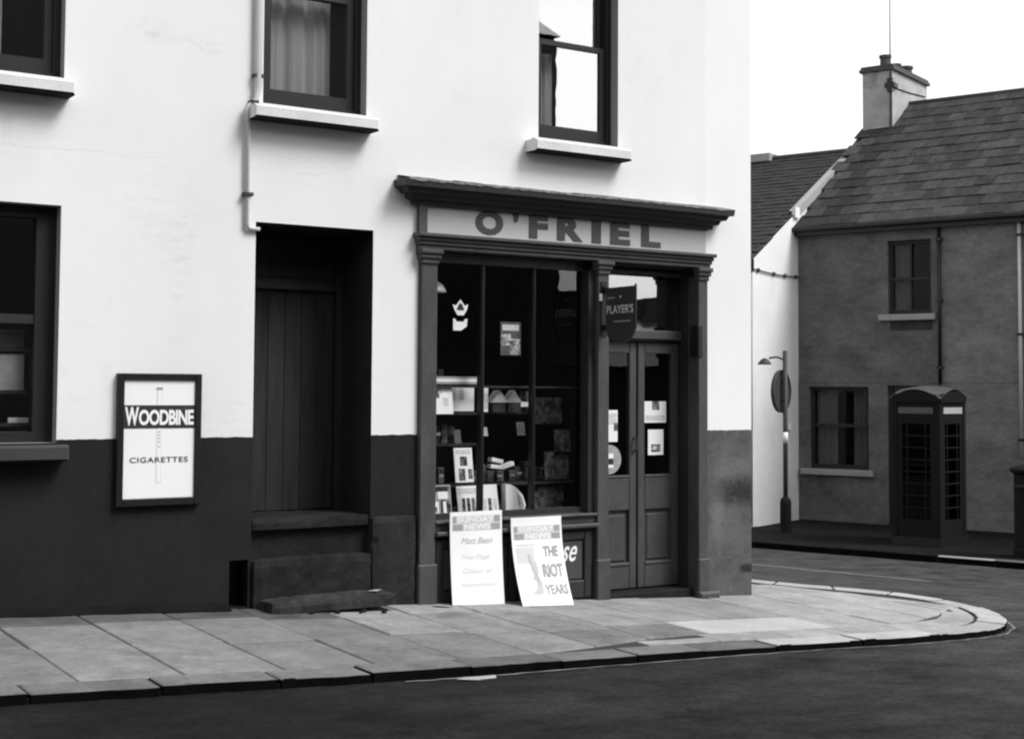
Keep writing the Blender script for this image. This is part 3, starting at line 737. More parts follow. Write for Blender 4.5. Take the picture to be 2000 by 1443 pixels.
# double shop door in its recess
sdr = one('shop_door', 'wood_dark', MB().box(-1.62, -1.585, .10, .30, .0, 2.86).box(-.66, -.645, .10, .30, .0, 2.86).box(-1.585, -.66, .20, .30, 2.225, 2.30).box(-1.585, -.66, .20, .30, 2.81, 2.86), shop)
one('recess_lining', 'wood_dark', MB().box(-.645, -.56, .06, .32, -.1, 3.0).box(-1.7, -1.62, .10, .32, -.1, 3.0).box(-1.62, -.645, .03, .32, 2.86, 2.99), sdr)
one('transom_moulding', 'wood', MB().cbox(-1.585, -.66, .165, .20, 2.24, 2.325, .012), sdr); one('head_moulding', 'wood', MB().cbox(-1.585, -.66, .17, .20, 2.80, 2.84, .008), sdr)
one('fanlight', 'glass_fan', MB().box(-1.555, -.69, .248, .252, 2.325, 2.80), sdr)
one('fanlight_frame', 'wood_dark', MB().box(-1.585, -1.555, .22, .28, 2.30, 2.81).box(-.69, -.66, .22, .28, 2.30, 2.81), sdr)
one('threshold', 'step', MB().cbox(-1.62, -.645, .02, .32, -.1, .105, .01), sdr)
one('shop_back', 'dark', MB().box(-1.75, -.3, 1.6, 1.65, -.1, 3.0).box(-.42, -.40, .34, 1.6, -.1, 3.0).box(-1.66, -1.64, .34, 1.6, -.1, 3.0).box(-1.64, -.42, .34, 1.6, -.1, .06).box(-1.64, -.42, .34, 1.6, 2.95, 3.0), sdr)
for x0, x1, y in ((-1.582, -1.122, .225), (-1.112, -.663, .215)):
    lf = one('door_leaf', 'wood', MB().cbox(x0, x0+.075, y, y+.045, .115, 2.22, .006).cbox(x1-.075, x1, y, y+.045, .115, 2.22, .006)
             .cbox(x0+.075, x1-.075, y, y+.045, 2.125, 2.22, .006).cbox(x0+.075, x1-.075, y, y+.045, .78, 1.06, .006).cbox(x0+.075, x1-.075, y, y+.045, .115, .31, .006), sdr)
    # a leaf's panes and panels are pieces of the door as well
    one('pane', 'glass_shop', MB().box(x0+.075, x1-.075, y+.02, y+.024, 1.06, 2.125), sdr)
    one('panel', 'wood', MB().cbox(x0+.105, x1-.105, y+.018, y+.04, .345, .745, .012).box(x0+.075, x1-.075, y+.03, y+.04, .31, .78), sdr)
    one('panel_moulding', 'wood', MB().cbox(x0+.075, x1-.075, y-.008, y+.02, .305, .335, .008), sdr); one('weather_bar', 'wood', MB().cbox(x0+.075, x1-.075, y-.006, y+.02, 1.055, 1.078, .006), sdr)
one('handle', 'clip', MB().tube([(-1.15, .225, 1.28), (-1.15, .19, 1.29), (-1.15, .19, 1.39), (-1.15, .225, 1.40)], .009, 8), sdr)

# ------------------------------------------------------------------ signs and papers
cs = thing('cigarette_sign', (-5.43, 0, 1.0), 'white enamel cigarette sign in a black frame on the wall', 'sign')
a, b, c, d = -5.72, -5.135, 1.005, 1.90; f_ = .045
cs.location = (-5.43, 0, 1.0)
one('frame', 'black', MB().cbox(a, a+f_, -.045, 0, c, d, .006).cbox(b-f_, b, -.045, 0, c, d, .006).cbox(a+f_, b-f_, -.045, 0, d-f_, d, .006).cbox(a+f_, b-f_, -.045, 0, c, c+f_+.008, .006), cs)
fc = one('face', 'white', MB().box(a+f_, b-f_, -.028, -.005, c+f_, d-f_), cs)
one('name_band', 'ink', MB().box(a+f_, b-f_, -.031, -.028, 1.53, 1.685), fc)
one('lettering', 'white', text_on('W', lambda u, v: (-5.668+.095*u, -.0325, 1.548+.125*v), .035), fc)
one('lettering', 'white', text_on('OODBINE', lambda u, v: (-5.573+.385*u, -.0325, 1.55+.105*v), .035, 0, .92), fc)
one('lettering', 'ink', text_on('CIGARETTES', lambda u, v: (-5.63+.405*u, -.0305, 1.298+.036*v), .01, 0, 1.1), fc)
one('cigarette_print', 'ink_pale', MB().box(-5.447, -5.413, -.0292, -.0281, 1.16, 1.53).box(-5.447, -5.413, -.0292, -.0281, 1.685, 1.79), fc)
one('cigarette_print', 'paper', MB().box(-5.443, -5.417, -.0298, -.0293, 1.163, 1.527).box(-5.443, -5.417, -.0298, -.0293, 1.685, 1.787), fc)
one('cigarette_tip', 'ink_mid', MB().box(-5.452, -5.408, -.0303, -.0281, 1.79, 1.806), fc)
for z in (1.50, 1.478, 1.455, 1.43, 1.40): one('cigarette_tip', 'ink_mid', MB().box(-5.436, -5.424, -.0303, -.0299, z, z+.010), fc)

hs = thing('hanging_sign', (-1.68, -.05, 2.2), 'dark shield shaped cigarette sign hanging out from the middle pilaster', 'sign')
sh = [(-.09, 2.645), (-.475, 2.645), (-.475, 2.31)]
sh += [(-.2825+.1925*math.cos(t), 2.31+.125*math.sin(t)) for t in [math.pi+math.pi*i/14 for i in range(1, 14)]] + [(-.09, 2.31)]
bm_ = MB(); n = len(sh)
bm_.add([(-1.69, y, z) for y, z in sh]+[(-1.675, y, z) for y, z in sh], [tuple(range(n)), tuple(range(2*n-1, n-1, -1))]+[(i, (i+1) % n, (i+1) % n+n, i+n) for i in range(n)])
bo = one('board', 'signred', bm_, hs)
one('lettering', 'ink_pale', text_on("PLAYER'S", lambda u, v: (-1.6925, -.105-.355*u, 2.43+.07*v), .02), bo)
one('stripe', 'ink_mid', MB().box(-1.6925, -1.691, -.21, -.115, 2.555, 2.565).box(-1.6925, -1.691, -.42, -.20, 2.36, 2.37), bo)
one('star', 'paper', MB().add([(-1.6925, -.29+.014*math.cos(i*math.pi/5+math.pi/2)*(1 if i % 2 == 0 else .45), 2.565+.014*math.sin(i*math.pi/5+math.pi/2)*(1 if i % 2 == 0 else .45)) for i in range(10)], [tuple(range(10))]), bo)
one('bracket', 'black', MB().box(-1.70, -1.665, -.09, -.045, 2.60, 2.66).box(-1.70, -1.665, -.10, -.045, 2.30, 2.34).box(-1.69, -1.675, -.485, -.475, 2.3, 2.66).box(-1.71, -1.655, -.055, -.045, 2.25, 2.70), hs)
one('lamp_tube', 'paper', MB().tube([(-1.715, -.052, 2.54), (-1.715, -.052, 2.60)], .014, 8), hs)

def bill(xa, xb, ytop, ybot, ztop, rootlab, kind):
    """curved newspaper bill board leaning on the stall riser; u across, v down"""
    t = thing('newspaper_bill', ((xa+xb)/2, (ytop+ybot)/2, zpave((xa+xb)/2, ybot)), rootlab, 'newspaper bill', 'newspaper bills leaning on the shopfront')
    def P(u, v, off=0.):
        x = xa+(xb-xa)*u; y = ytop+(ybot-ytop)*(v**1.9)
        z0 = zpave(x, ybot)+.004
        y += -.008*math.sin(math.pi*u)
        return (x, y-off, z0+(ztop-z0)*(1-v))
    m = MB(); nu, nv = 6, 16
    for off in (0., -.006):
        m.add([P(i/nu, j/nv, off) for j in range(nv+1) for i in range(nu+1)], [((j*(nu+1)+i), (j*(nu+1)+i+1), (j+1)*(nu+1)+i+1, (j+1)*(nu+1)+i) for j in range(nv) for i in range(nu)])
    K = (nu+1)*(nv+1)
    rim = [i for i in range(nu+1)]+[j*(nu+1)+nu for j in range(1, nv+1)]+[nv*(nu+1)+i for i in range(nu-1, -1, -1)]+[j*(nu+1) for j in range(nv-1, 0, -1)]
    m.f += [(a_, b_, b_+K, a_+K) for a_, b_ in zip(rim, rim[1:]+rim[:1])]
    sheet = one('sheet', 'paper', m, t, smooth=False)
    def rect(u0, u1, v0, v1, mat, nm='print', off=.0012, n=3):
        q = MB(); q.add([P(u0+(u1-u0)*i/n, v0+(v1-v0)*j/n, off) for j in range(n+1) for i in range(n+1)], [(j*(n+1)+i, j*(n+1)+i+1, (j+1)*(n+1)+i+1, (j+1)*(n+1)+i) for j in range(n) for i in range(n)])
        return one(nm, mat, q, sheet)
    def txt(s, u0, u1, v0, v1, mat, bold=.0, shear=0.):
        return one('lettering', mat, text_on(s, lambda a_, b_: P(u0+(u1-u0)*a_, v1+(v0-v1)*b_, .0025), bold, shear), sheet)
    v1 = .045 if kind == 1 else .10
    rect(.04, .96, v1, v1+.16, 'ink_pale' if kind == 1 else 'ink_pale', 'masthead')
    rect(.05, .11, v1+.005, v1+.075, 'ink_mid', off=.0018); rect(.84, .96, v1+.005, v1+.075, 'ink_mid', off=.0018)
    txt('SUNDAY', .13, .83, v1+.01, v1+.07, 'white', .03)
    rect(.05, .23, v1+.09, v1+.155, 'ink_mid', off=.0018); rect(.78, .96, v1+.09, v1+.155, 'ink_mid', off=.0018)
    txt('NEWS', .26, .76, v1+.09, v1+.15, 'white', .03)
    if kind == 1:
        txt('Matt Bean', .2, .8, .28, .345, 'ink_soft', .0, .3)
        txt('Two Page', .2, .74, .46, .52, 'ink_faint', 0, .3); txt('Colour of', .22, .8, .61, .66, 'ink_faint', 0, .3); txt('Supplement', .18, .86, .76, .81, 'ink_faint', 0, .3)
    else:
        txt('THE', .58, .88, .34, .46, 'ink_mid', .03); txt('RIOT', .52, .93, .54, .69, 'ink_mid', .04); txt('YEARS', .50, .96, .77, .88, 'ink_mid', .03)
        txt('INSIDE', .07, .42, .305, .335, 'ink_pale')
        rect(.06, .40, .35, .53, 'ink_pale')
        fig = [(.27, .42), (.33, .43), (.35, .50), (.42, .52), (.44, .62), (.42, .66), (.47, .74), (.46, .86), (.38, .88), (.26, .86), (.36, .80), (.37, .72), (.30, .70), (.34, .66), (.31, .58)]
        q = MB(); q.add([P(u, v, .003) for u, v in fig], [tuple(range(len(fig)))]); one('figure_print', 'ink_soft', q, sheet)
    return t
bill(-3.168, -2.70, -.095, -.145, .868, 'curved white newspaper bill with handwritten lines, leaning at the left of the stall riser', 1)
bill(-2.615, -2.135, -.095, -.275, .80, 'curved white newspaper bill reading THE RIOT YEARS, leaning beside the handwritten bill', 2)

def card(name, x0, x1, z0, z1, y, mat, label, cat, blocks=(), tilt=0., group=None, t=.006):
    """upright card or paper, bottom edge at z0, leaning back by tilt; blocks: (u0,u1,v0,v1,material) printed areas, v up"""
    def P(u, v, o=0.): return (x0+(x1-x0)*u, y+tilt*v-o, z0+(z1-z0)*v)
    m = MB().add([P(0, 0), P(1, 0), P(1, 1), P(0, 1), P(0, 0, -t), P(1, 0, -t), P(1, 1, -t), P(0, 1, -t)], [(0, 1, 2, 3), (7, 6, 5, 4), (0, 4, 5, 1), (1, 5, 6, 2), (2, 6, 7, 3), (3, 7, 4, 0)])
    o = tag(one(name, mat, m), label, cat, group)
    for q, (u0, u1, v0, v1, mt) in enumerate(blocks):
        one('print', mt, MB().add([P(u0, v0, .001+.0004*q), P(u1, v0, .001+.0004*q), P(u1, v1, .001+.0004*q), P(u0, v1, .001+.0004*q)], [(0, 1, 2, 3)]), o)
    return o
# stuck on the shop door glass
yL, yR = .239, .229
card('notice', -1.50, -1.315, 1.365, 1.635, yL, 'paper', 'tall pale notice on the left door pane above the round sticker', 'notice', [(.1, .95, .55, .9, 'type'), (.78, 1, .35, .6, 'photo_dark')], t=.003)
m = MB(); n = 24; cx, cz, r_ = -1.40, 1.215, .125
m.add([(cx+r_*math.cos(2*math.pi*i/n), yL, cz+r_*math.sin(2*math.pi*i/n)) for i in range(n)]+[(cx+r_*math.cos(2*math.pi*i/n), yL+.003, cz+r_*math.sin(2*math.pi*i/n)) for i in range(n)], [tuple(range(n)), tuple(range(2*n-1, n-1, -1))]+[(i, i+n, (i+1) % n+n, (i+1) % n) for i in range(n)])
rs = tag(one('round_sticker', 'paper2', m), 'round grey sticker with white bars on the left door pane', 'sticker')
one('print', 'paper', MB().box(-1.49, -1.36, yL-.002, yL-.001, 1.225, 1.265).box(-1.49, -1.36, yL-.002, yL-.001, 1.145, 1.17), rs)
one('print', 'ink', MB().box(-1.49, -1.36, yL-.002, yL-.001, 1.175, 1.22), rs)
card('notice', -1.03, -.79, 1.525, 1.71, yR, 'paper', 'wide pale picture card on the right door pane', 'notice', [(.35, .68, .6, 1, 'photo_dark'), (.05, .95, .1, .35, 'type')], t=.003)
card('notice', -.99, -.82, 1.245, 1.465, yR, 'paper', 'narrow white notice with dark emblem on the right door pane', 'notice', [(.2, .8, .12, .42, 'photo_dark'), (.3, .55, .2, .35, 'type')], t=.003)
# stuck or hung on the display window glass
def sticker(pts, lab, mat='paper', inner=None):
    m = MB().prism(pts, .098, .101); o = tag(one('crest_sticker', mat, m), lab, 'sticker')
    if inner: one('print', 'ink', MB().prism(inner, .0965, .0975), o)
sticker([(-3.045, 2.47), (-3.03, 2.43), (-3.0, 2.385), (-2.945, 2.385), (-2.915, 2.43), (-2.905, 2.475), (-2.935, 2.46), (-2.975, 2.51), (-3.015, 2.46)], 'white crown shaped sticker at the upper left of the shop window', inner=[(-3.01, 2.425), (-2.94, 2.425), (-2.955, 2.465), (-2.975, 2.485), (-2.995, 2.465)])
sticker([(-3.04, 2.36), (-3.04, 2.265), (-2.97, 2.265), (-2.915, 2.30), (-2.91, 2.36), (-2.935, 2.355), (-2.945, 2.335), (-3.01, 2.335), (-3.02, 2.355)], 'white cup shaped sticker under the crown sticker in the shop window')
card('price_card', -2.565, -2.37, 2.08, 2.35, .15, 'paper3', 'grey and white card hung in the middle pane of the shop window', 'card', [(.02, .5, .30, .64, 'photo'), (.46, .96, .03, .5, 'photo'), (.08, .9, .74, .92, 'type')])
lp = thing('pendant_lamp', (-3.14, .3, 2.56), 'white bell shaded pendant lamp inside the left pane of the shop window', 'lamp')
one('shade', 'white', MB().lathe((-3.11, .26, 2.57), [(.088, 0), (.080, .02), (.062, .055), (.03, .078), (.015, .085)], 20), lp, smooth=True)
one('flex', 'black', MB().tube([(-3.11, .26, 2.65), (-3.11, .26, 2.95)], .006, 6), lp)
G = 'papers and magazines on display in the shop window'
card('magazine', -3.17, -2.97, 1.61, 1.82, .20, 'paper', 'pale magazine with dark corner at the left end of the window shelf', 'magazine', [(.05, .4, .6, .9, 'photo_dark'), (.55, .8, .3, .6, 'type'), (.35, .5, .75, 1., 'type')], .03, G)
card('carton', -2.96, -2.72, 1.63, 1.825, .30, 'paper', 'white carton with two grey bars on the window shelf', 'carton', [(.12, .3, .45, .95, 'type'), (.42, .6, .45, .95, 'type')], .0, None, .09)
card('header_strip', -3.17, -2.73, 1.845, 1.905, .21, 'paper2', 'long pale strip sign above the window shelf', 'strip sign', [(0, 1, .3, .7, 'paper')])
card('carton', -2.665, -2.605, 1.625, 1.83, .27, 'paper', 'narrow white carton beside the second mullion shelf', 'carton', [(.3, 1, .1, .5, 'type')], 0, None, .06)
for i, (x0, x1) in enumerate(((-2.59, -2.43), (-2.44, -2.28))):
    m = MB().prism([(x0, 1.70), (x1, 1.70), ((x0+x1)/2, 1.80)], .24+.02*i, .34)
    tag(one('triangular_carton', 'paper2', m), ('left' if i == 0 else 'right')+' one of two triangular grey cartons on the window shelf', 'carton', 'triangular cartons')
    one('stand', 'shelf', MB().box(x0+.02, x1-.02, .25, .33, 1.62, 1.70), [o for o in COL.objects if o.name.startswith('triangular_carton')][-1])
card('packet', -2.305, -2.215, 1.665, 1.705, .27, 'paper', 'small white packet right of the triangular cartons', 'packet', (), 0, None, .04)
card('newspaper', -2.885, -2.715, 1.062, 1.335, .30, 'paper', 'folded newspaper with dark photographs on the middle window shelf', 'newspaper', [(.3, .7, .48, .75, 'photo_dark'), (.2, .55, .05, .4, 'photo_dark'), (.1, .9, .82, .95, 'type'), (.72, .95, .1, .38, 'photo_dark')], .04, G)
card('newspaper', -3.185, -2.99, .80, 1.055, .17, 'paper2', 'dark patterned magazine at the bottom left of the shop window', 'magazine', [(.05, .95, .8, .95, 'photo_dark'), (.4, .85, .58, .8, 'paper'), (.05, .4, .05, .5, 'paper'), (.12, .32, .18, .34, 'photo_dark'), (.5, .95, .1, .55, 'photo_dark'), (.6, .75, .15, .5, 'paper')], .04, G)
card('newspaper', -2.90, -2.70, .80, 1.035, .22, 'paper', 'newspaper with black columns behind the handwritten bill, left of the mullion', 'newspaper', [(.2, .36, .05, .6, 'photo_dark'), (.42, .58, .05, .6, 'photo_dark'), (.64, .8, .05, .6, 'photo_dark'), (.05, .95, .75, .92, 'type')], .05, G)
card('newspaper', -2.68, -2.52, .80, 1.04, .22, 'paper', 'newspaper with grey columns behind the handwritten bill, right of the mullion', 'newspaper', [(.1, .3, .1, .55, 'type'), (.4, .6, .1, .55, 'photo_dark'), (.7, .9, .1, .55, 'type')], .05, G)
m = MB(); pts = [(-2.47, .80), (-2.30, .80), (-2.28, .87), (-2.31, .95), (-2.37, 1.01), (-2.43, 1.04), (-2.475, 1.04)]
m.prism(pts, .20, .27); tag(one('paper_bag', 'paper', m), 'white bulging paper bag on the window floor beside the newspapers', 'bag'); bgo = COL.objects[-1]
one('fold', 'paper2', MB().prism([(-2.33, .82), (-2.295, .85), (-2.32, .93), (-2.36, .97), (-2.35, .89)], .196, .199), bgo)
for i, (x0, z0, a_, lab) in enumerate(((-2.575, 1.205, -.10, 'upper white packet of three lying on the middle window shelf'), (-2.575, 1.15, -.06, 'lower left white packet of three on the middle window shelf'), (-2.445, 1.155, .14, 'lower right white packet of three on the middle window shelf'))):
    ca, sa = math.cos(a_*2), math.sin(a_*2)
    m = MB(); m.xf = lambda x, y, z: (x0+x*ca-z*sa, .26+y+i*.012, z0+x*sa+z*ca+(.02 if a_ < 0 else 0)); m.cbox(0, .115, 0, .06, 0, .033, .004)
    tag(one('packet', 'paper', m), lab, 'packet', 'white packets in the shop window')
for (x0, x1, z0, z1, yy, mt, nm, lab, ct) in (
        (-2.665, -2.595, 1.43, 1.50, .28, 'paper2', 'price_ticket', 'small pale ticket beside the left mullion', 'ticket'),
        (-2.30, -2.22, 1.43, 1.54, .30, 'paper3', 'display_card', 'small dim card hung left of the right mullion', 'card'),
        (-1.92, -1.76, 1.29, 1.47, .30, 'dimpage', 'book', 'dim grey book in the right pane, highest of its shelf', 'book'),
        (-2.02, -1.92, 1.06, 1.29, .30, 'dimpage', 'book', 'narrow dim book at the left of the right pane shelf', 'book'),
        (-1.90, -1.76, 1.06, 1.27, .32, 'dimpage', 'book', 'broad dim book low in the right pane', 'book'),
        (-2.10, -1.80, .80, 1.0, .34, 'dimpage', 'book', 'dim stack of magazines at the bottom of the right pane', 'magazines'),
        (-2.05, -1.78, 1.52, 1.74, .40, 'dimpage', 'picture_card', 'very dark picture card high in the right pane', 'card'),
        (-2.86, -2.80, 1.372, 1.48, .36, 'paper3', 'bottle_carton', 'slim dim carton on the dark shelf in the left pane', 'carton')):
    card(nm, x0, x1, z0, z1, yy, mt, lab, ct, (), .02)

rows = [(-3.36, -2.82, 1.371, .40, 8, 'on the dark shelf above the folded newspaper'), (-3.36, -2.95, 1.046, .36, 6, 'left of the folded newspaper, low in the left pane'),
        (-2.74, -2.33, 1.046, .44, 5, 'behind the three white packets in the middle pane'), (-2.24, -1.76, 1.621, .50, 6, 'on the upper shelf of the right pane'),
        (-2.74, -2.32, .762, .46, 5, 'on the window floor behind the white paper bag'), (-2.25, -1.78, 1.046, .50, 6, 'on the lower shelf of the right pane'),
        (-3.34, -2.85, 1.84, .52, 8, 'behind the long pale strip sign in the left pane')]
for x0, x1, z0, yy, n_, where in rows:
    for i in range(n_):
        w_ = (x1-x0)/n_; u0 = x0+w_*i+rnd.uniform(0, .012); hh = rnd.uniform(.07, .17)
        m = MB().cbox(u0, u0+w_*rnd.uniform(.7, .92), yy+rnd.uniform(0, .05), yy+.10, z0, z0+hh, .004)
        o = tag(one('small_packet', rnd.choice(['dimpage', 'paper3', 'photo_dark', 'dimpage', 'shelf']), m), 'small dim packet in a row '+where, 'packet', 'dim packets on the shop window shelves')
        if rnd.random() < .5: one('band', 'paper2', MB().box(u0+.004, u0+w_*.62, yy-.003, yy-.001, z0+hh*.45, z0+hh*.62), o)
for z_, y0, y1, x0, x1 in ((1.62, .48, .62, -2.28, -1.72), (1.839, .50, .64, -3.38, -2.8), (1.37, .38, .52, -3.38, -2.6)):
    one('display_shelf', 'shelf', MB().box(x0, x1, y0, y1, z_-.02, z_-.002), swn)
# litter
def litter(pts, z, lab):
    m = MB(); n = len(pts); cx = sum(p[0] for p in pts)/n; cy = sum(p[1] for p in pts)/n
    zz = [z(x, y)+rnd.uniform(.004, .014) for x, y in pts]
    m.add([(x, y, q) for (x, y), q in zip(pts, zz)]+[(cx, cy, z(cx, cy)+.014)]+[(x, y, q-.004) for (x, y), q in zip(pts, zz)], [(i, (i+1) % n, n) for i in range(n)]+[tuple(range(2*n, n, -1))])
    tag(one('litter_paper', 'paper2', m), lab, 'litter', 'scraps of litter')
litter([(-4.50, -2.43), (-4.38, -2.385), (-4.20, -2.375), (-4.22, -2.42), (-4.38, -2.47)], zroad, 'white torn paper lying in the gutter below the kerb')
litter([(-3.37, -.16), (-3.30, -.15), (-3.24, -.20), (-3.22, -.25), (-3.30, -.22)], zpave, 'pale scrap of litter at the foot of the left pilaster')
litter([(-3.92, -.20), (-3.83, -.16), (-3.80, -.20), (-3.87, -.25)], lambda x, y: .336, 'small white scrap lying on the broken lower door step')

# ------------------------------------------------------------------ side-street houses
house = thing('grey_house', H(0, 2, -.8), 'grey rendered two storey house with slate roof and chimney behind the phone kiosk', 'house')
def HM(): m = MB(); m.xf = H; return m
def hwall(m, s0, s1, z0, z1, holes, depth, h=0.):
    mm = MB(); holed_wall(mm, s0, s1, z0, z1, holes, depth, h); m.add(mm.v, mm.f); return m
SE = 8.
UW = (-1.03, -.15, 3.33, 4.78); LW = (-2.72, -1.44, .25, 1.90); HD = (-1.05, -.10, -1.0, 1.93)
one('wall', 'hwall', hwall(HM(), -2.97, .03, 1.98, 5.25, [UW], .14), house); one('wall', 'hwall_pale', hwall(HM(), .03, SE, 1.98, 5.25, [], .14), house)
m = HM(); m.box(-.98, -.14, -.02, .0, 3.02, 3.20); one('sill_shadow_stain', 'hwall_shadow', m, house)  # no real part: dark strip painting in the sill's shadow and stain
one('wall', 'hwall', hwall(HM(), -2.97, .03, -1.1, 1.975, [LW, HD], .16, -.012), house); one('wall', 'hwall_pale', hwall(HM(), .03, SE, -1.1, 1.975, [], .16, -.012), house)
m = HM(); m.box(-2.97, SE, .6, 8.9, -1.1, 5.2); one('house_body', 'dark', m, house)
m = HM(); m.add([(SE, 0, -1.1), (SE, 8.9, -1.1), (SE, 8.9, 5.25), (SE, 4.45, 8.36), (SE, 0, 5.25)], [(0, 1, 2, 3, 4)]); m.add([(-3.0, 0, 4.5), (-3.0, 8.9, 4.5), (-3.0, 8.9, 5.25), (-3.0, 4.45, 8.36), (-3.0, 0, 5.25)], [(0, 1, 2, 3, 4)])
one('gable', 'hwall', m, house)
def hwin(hole, mid, name, curs, bars=False):
    a, b, c, d = hole; y = .10
    m = HM(); m.box(a, a+.07, y, y+.1, c, d); m.box(b-.07, b, y, y+.1, c, d); m.box(a+.07, b-.07, y, y+.1, c, c+.08); m.box(a+.07, b-.07, y, y+.1, d-.07, d); m.box(a+.07, b-.07, y-.01, y+.06, mid-.03, mid+.03)
    if bars: m.box((a+b)/2-.012, (a+b)/2+.012, y+.01, y+.05, c+.08, d-.07)
    o = one(name, 'frame', m, house)
    m = HM(); m.box(a+.07, b-.07, y+.04, y+.045, c+.08, mid-.03); one('pane', 'glass_far', m, o)
    m = HM(); m.box(a+.07, b-.07, y+.06, y+.065, mid+.03, d-.07); one('pane', 'glass_far', m, o)
    m = HM(); m.cbox(a-.16, b+.10, -.11, .10, c-.13, c-.01, .012); one('sill', 'hsill', m, o)
    for u0, u1 in curs:
        m = HM(); q = 24; vs_ = []
        for i in range(q+1):
            u = u0+(u1-u0)*i/q; vs_ += [(u, y+.13+.02*math.sin(i*1.3), c+.08), (u, y+.13+.02*math.sin(i*1.3), d-.07)]
        m.add(vs_, [(2*i, 2*i+2, 2*i+3, 2*i+1) for i in range(q)]); one('curtain', 'curtain_dim', m, o, smooth=True)
    m = HM(); m.box(a-.05, b+.05, .55, .57, c-.05, d+.05); one('room_back', 'dark', m, o)
MT['hsill'] = grey('house_sill', .30, .15, 3, 40, .85, .2)
hwin(UW, 4.02, 'upper_window', [(-.96, -.66)], True); hwin(LW, 1.12, 'ground_floor_window', [(-2.63, -2.2), (-1.85, -1.52)])
m = HM(); m.box(-1.05, -.98, .06, .14, -1, 1.93); m.box(-.17, -.10, .06, .14, -1, 1.93); m.box(-.98, -.17, .10, .14, -1, 1.93)
hdoor = one('front_door', 'black', m, house)
m = HM(); m.cbox(-.9, -.6, .085, .10, -.5, .3, .01); m.cbox(-.52, -.25, .085, .10, -.5, .3, .01); m.cbox(-.9, -.6, .085, .10, .45, 1.5, .01); m.cbox(-.52, -.25, .085, .10, .45, 1.5, .01); one('panel', 'black', m, hdoor)
for s_, z0, z1 in ((.03, 1.95, 5.12), (1.56, .6, 5.12)):
    m = MB(); m.tube([H(s_, -.06, z1), H(s_, -.06, z0)], .035, 8); o = one('downpipe', 'black' if s_ < 1 else 'pipe', m, house, smooth=True)
    for z in (z1-.4, (z0+z1)/2, z0+.3):
        q = HM(); q.box(s_-.055, s_+.055, -.10, .0, z, z+.05); one('collar', 'black', q, o)
# roof: boarding, slates, ridge, gutter
tn = math.tan(R(35)); cs35, sn35 = math.cos(R(35)), math.sin(R(35))
m = HM(); z = lambda h: 5.25+h*tn
m.add([(-3.03, -.16, z(-.16)), (SE+.1, -.16, z(-.16)), (SE+.1, 4.45, z(4.45)), (-3.03, 4.45, z(4.45)), (SE+.1, 9.05, z(-.16)), (-3.03, 9.05, z(-.16)), (-3.03, -.16, z(-.16)-.06), (SE+.1, -.16, z(-.16)-.06)], [(0, 1, 2, 3), (3, 2, 4, 5), (6, 7, 1, 0)])
roof = one('roof', 'slate2', m, house)
def slate_mesh(w_, l_, t_):
    m = MB()
    m.box(-w_/2, w_/2, 0, l_, 0, t_); me = bpy.data.meshes.new('slate'); me.from_pydata(m.v, [], m.f); me.update(); return me
su = (Vector((hb.x*cs35, hb.y*cs35, sn35))).normalized(); snorm = hd.cross(su).normalized()
if snorm.z < 0: snorm = -snorm
def slate_obj(me, s_, dist, lift, tiltv, mat=None):
    o = bpy.data.objects.new('slate', me); COL.objects.link(o); o.parent = roof
    p = Vector(H(s_, -.2, z(-.2)))+su*(dist+rnd.uniform(-.014, .014))+snorm*lift
    yv = (su*math.cos(tiltv)-snorm*math.sin(tiltv)).normalized(); zv = hd.cross(yv).normalized(); xv = yv.cross(zv)
    rl = rnd.uniform(-.02, .02); xv2 = xv*math.cos(rl)+yv*math.sin(rl); yv2 = zv.cross(xv2)
    mm = Matrix.Identity(4)
    for i in range(3): mm[i][0] = xv2[i]; mm[i][1] = yv2[i]; mm[i][2] = zv[i]; mm[i][3] = p[i]
    o.matrix_parent_inverse = Matrix.Identity(4)
    o.matrix_local = Matrix.Translation(-house.location) @ mm
    return o
sms = []
for i in range(6):
    me = slate_mesh(rnd.uniform(.352, .360), .52, .026); me.materials.append(MT['slate' if i < 4 else 'slate_soot']); sms.append(me)
EXP = .405; rowi = 0; dist = 0.
rest = MB()
while dist < 5.62:
    s_ = -3.04+(.18 if rowi % 2 else .0)+rnd.uniform(-.02, .02); first = True
    if rowi % 2: s_ -= .18*0
    s_ += .18
    while s_ < SE:
        lift = .034+rnd.uniform(0, .014); l_ = min(.52, 5.66-dist)
        if s_ < 2.3:
            o = slate_obj(sms[rnd.randrange(4) if not (abs(s_+2.32) < .30 and dist < 4.2) else 4+rnd.randrange(2)], s_, dist, lift, R(2.2)+rnd.uniform(-.006, .006))
            if l_ < .52: o.scale = (o.scale[0], max(.3, l_/.52), 1)
        else:
            p0 = Vector(H(s_, -.2, z(-.2)))+su*dist+snorm*lift; a_ = p0-hd*.178; b_ = p0+hd*.178; l2 = su*l_-snorm*.014
            rest.add([a_, b_, b_+l2, a_+l2, a_-snorm*.014, b_-snorm*.014], [(0, 1, 2, 3), (4, 5, 1, 0)])
        s_ += .364
    dist += EXP; rowi += 1
ro = one('slate_courses', 'slate', rest, roof); ro['kind'] = 'stuff'
m = MB(); m.tube([H(-2.3, 4.45, z(4.45)+.02), H(SE+.1, 4.45, z(4.45)+.02)], .085, 8); one('ridge_tile', 'slate2', m, roof, smooth=True)
m = HM(); m.cbox(-3.0, SE, -.30, -.17, 5.06, 5.15, .02); one('gutter', 'black', m, house)
m = HM(); m.box(-2.98, SE, -.17, -.01, 4.98, 5.10); one('eaves_board', 'black', m, house)
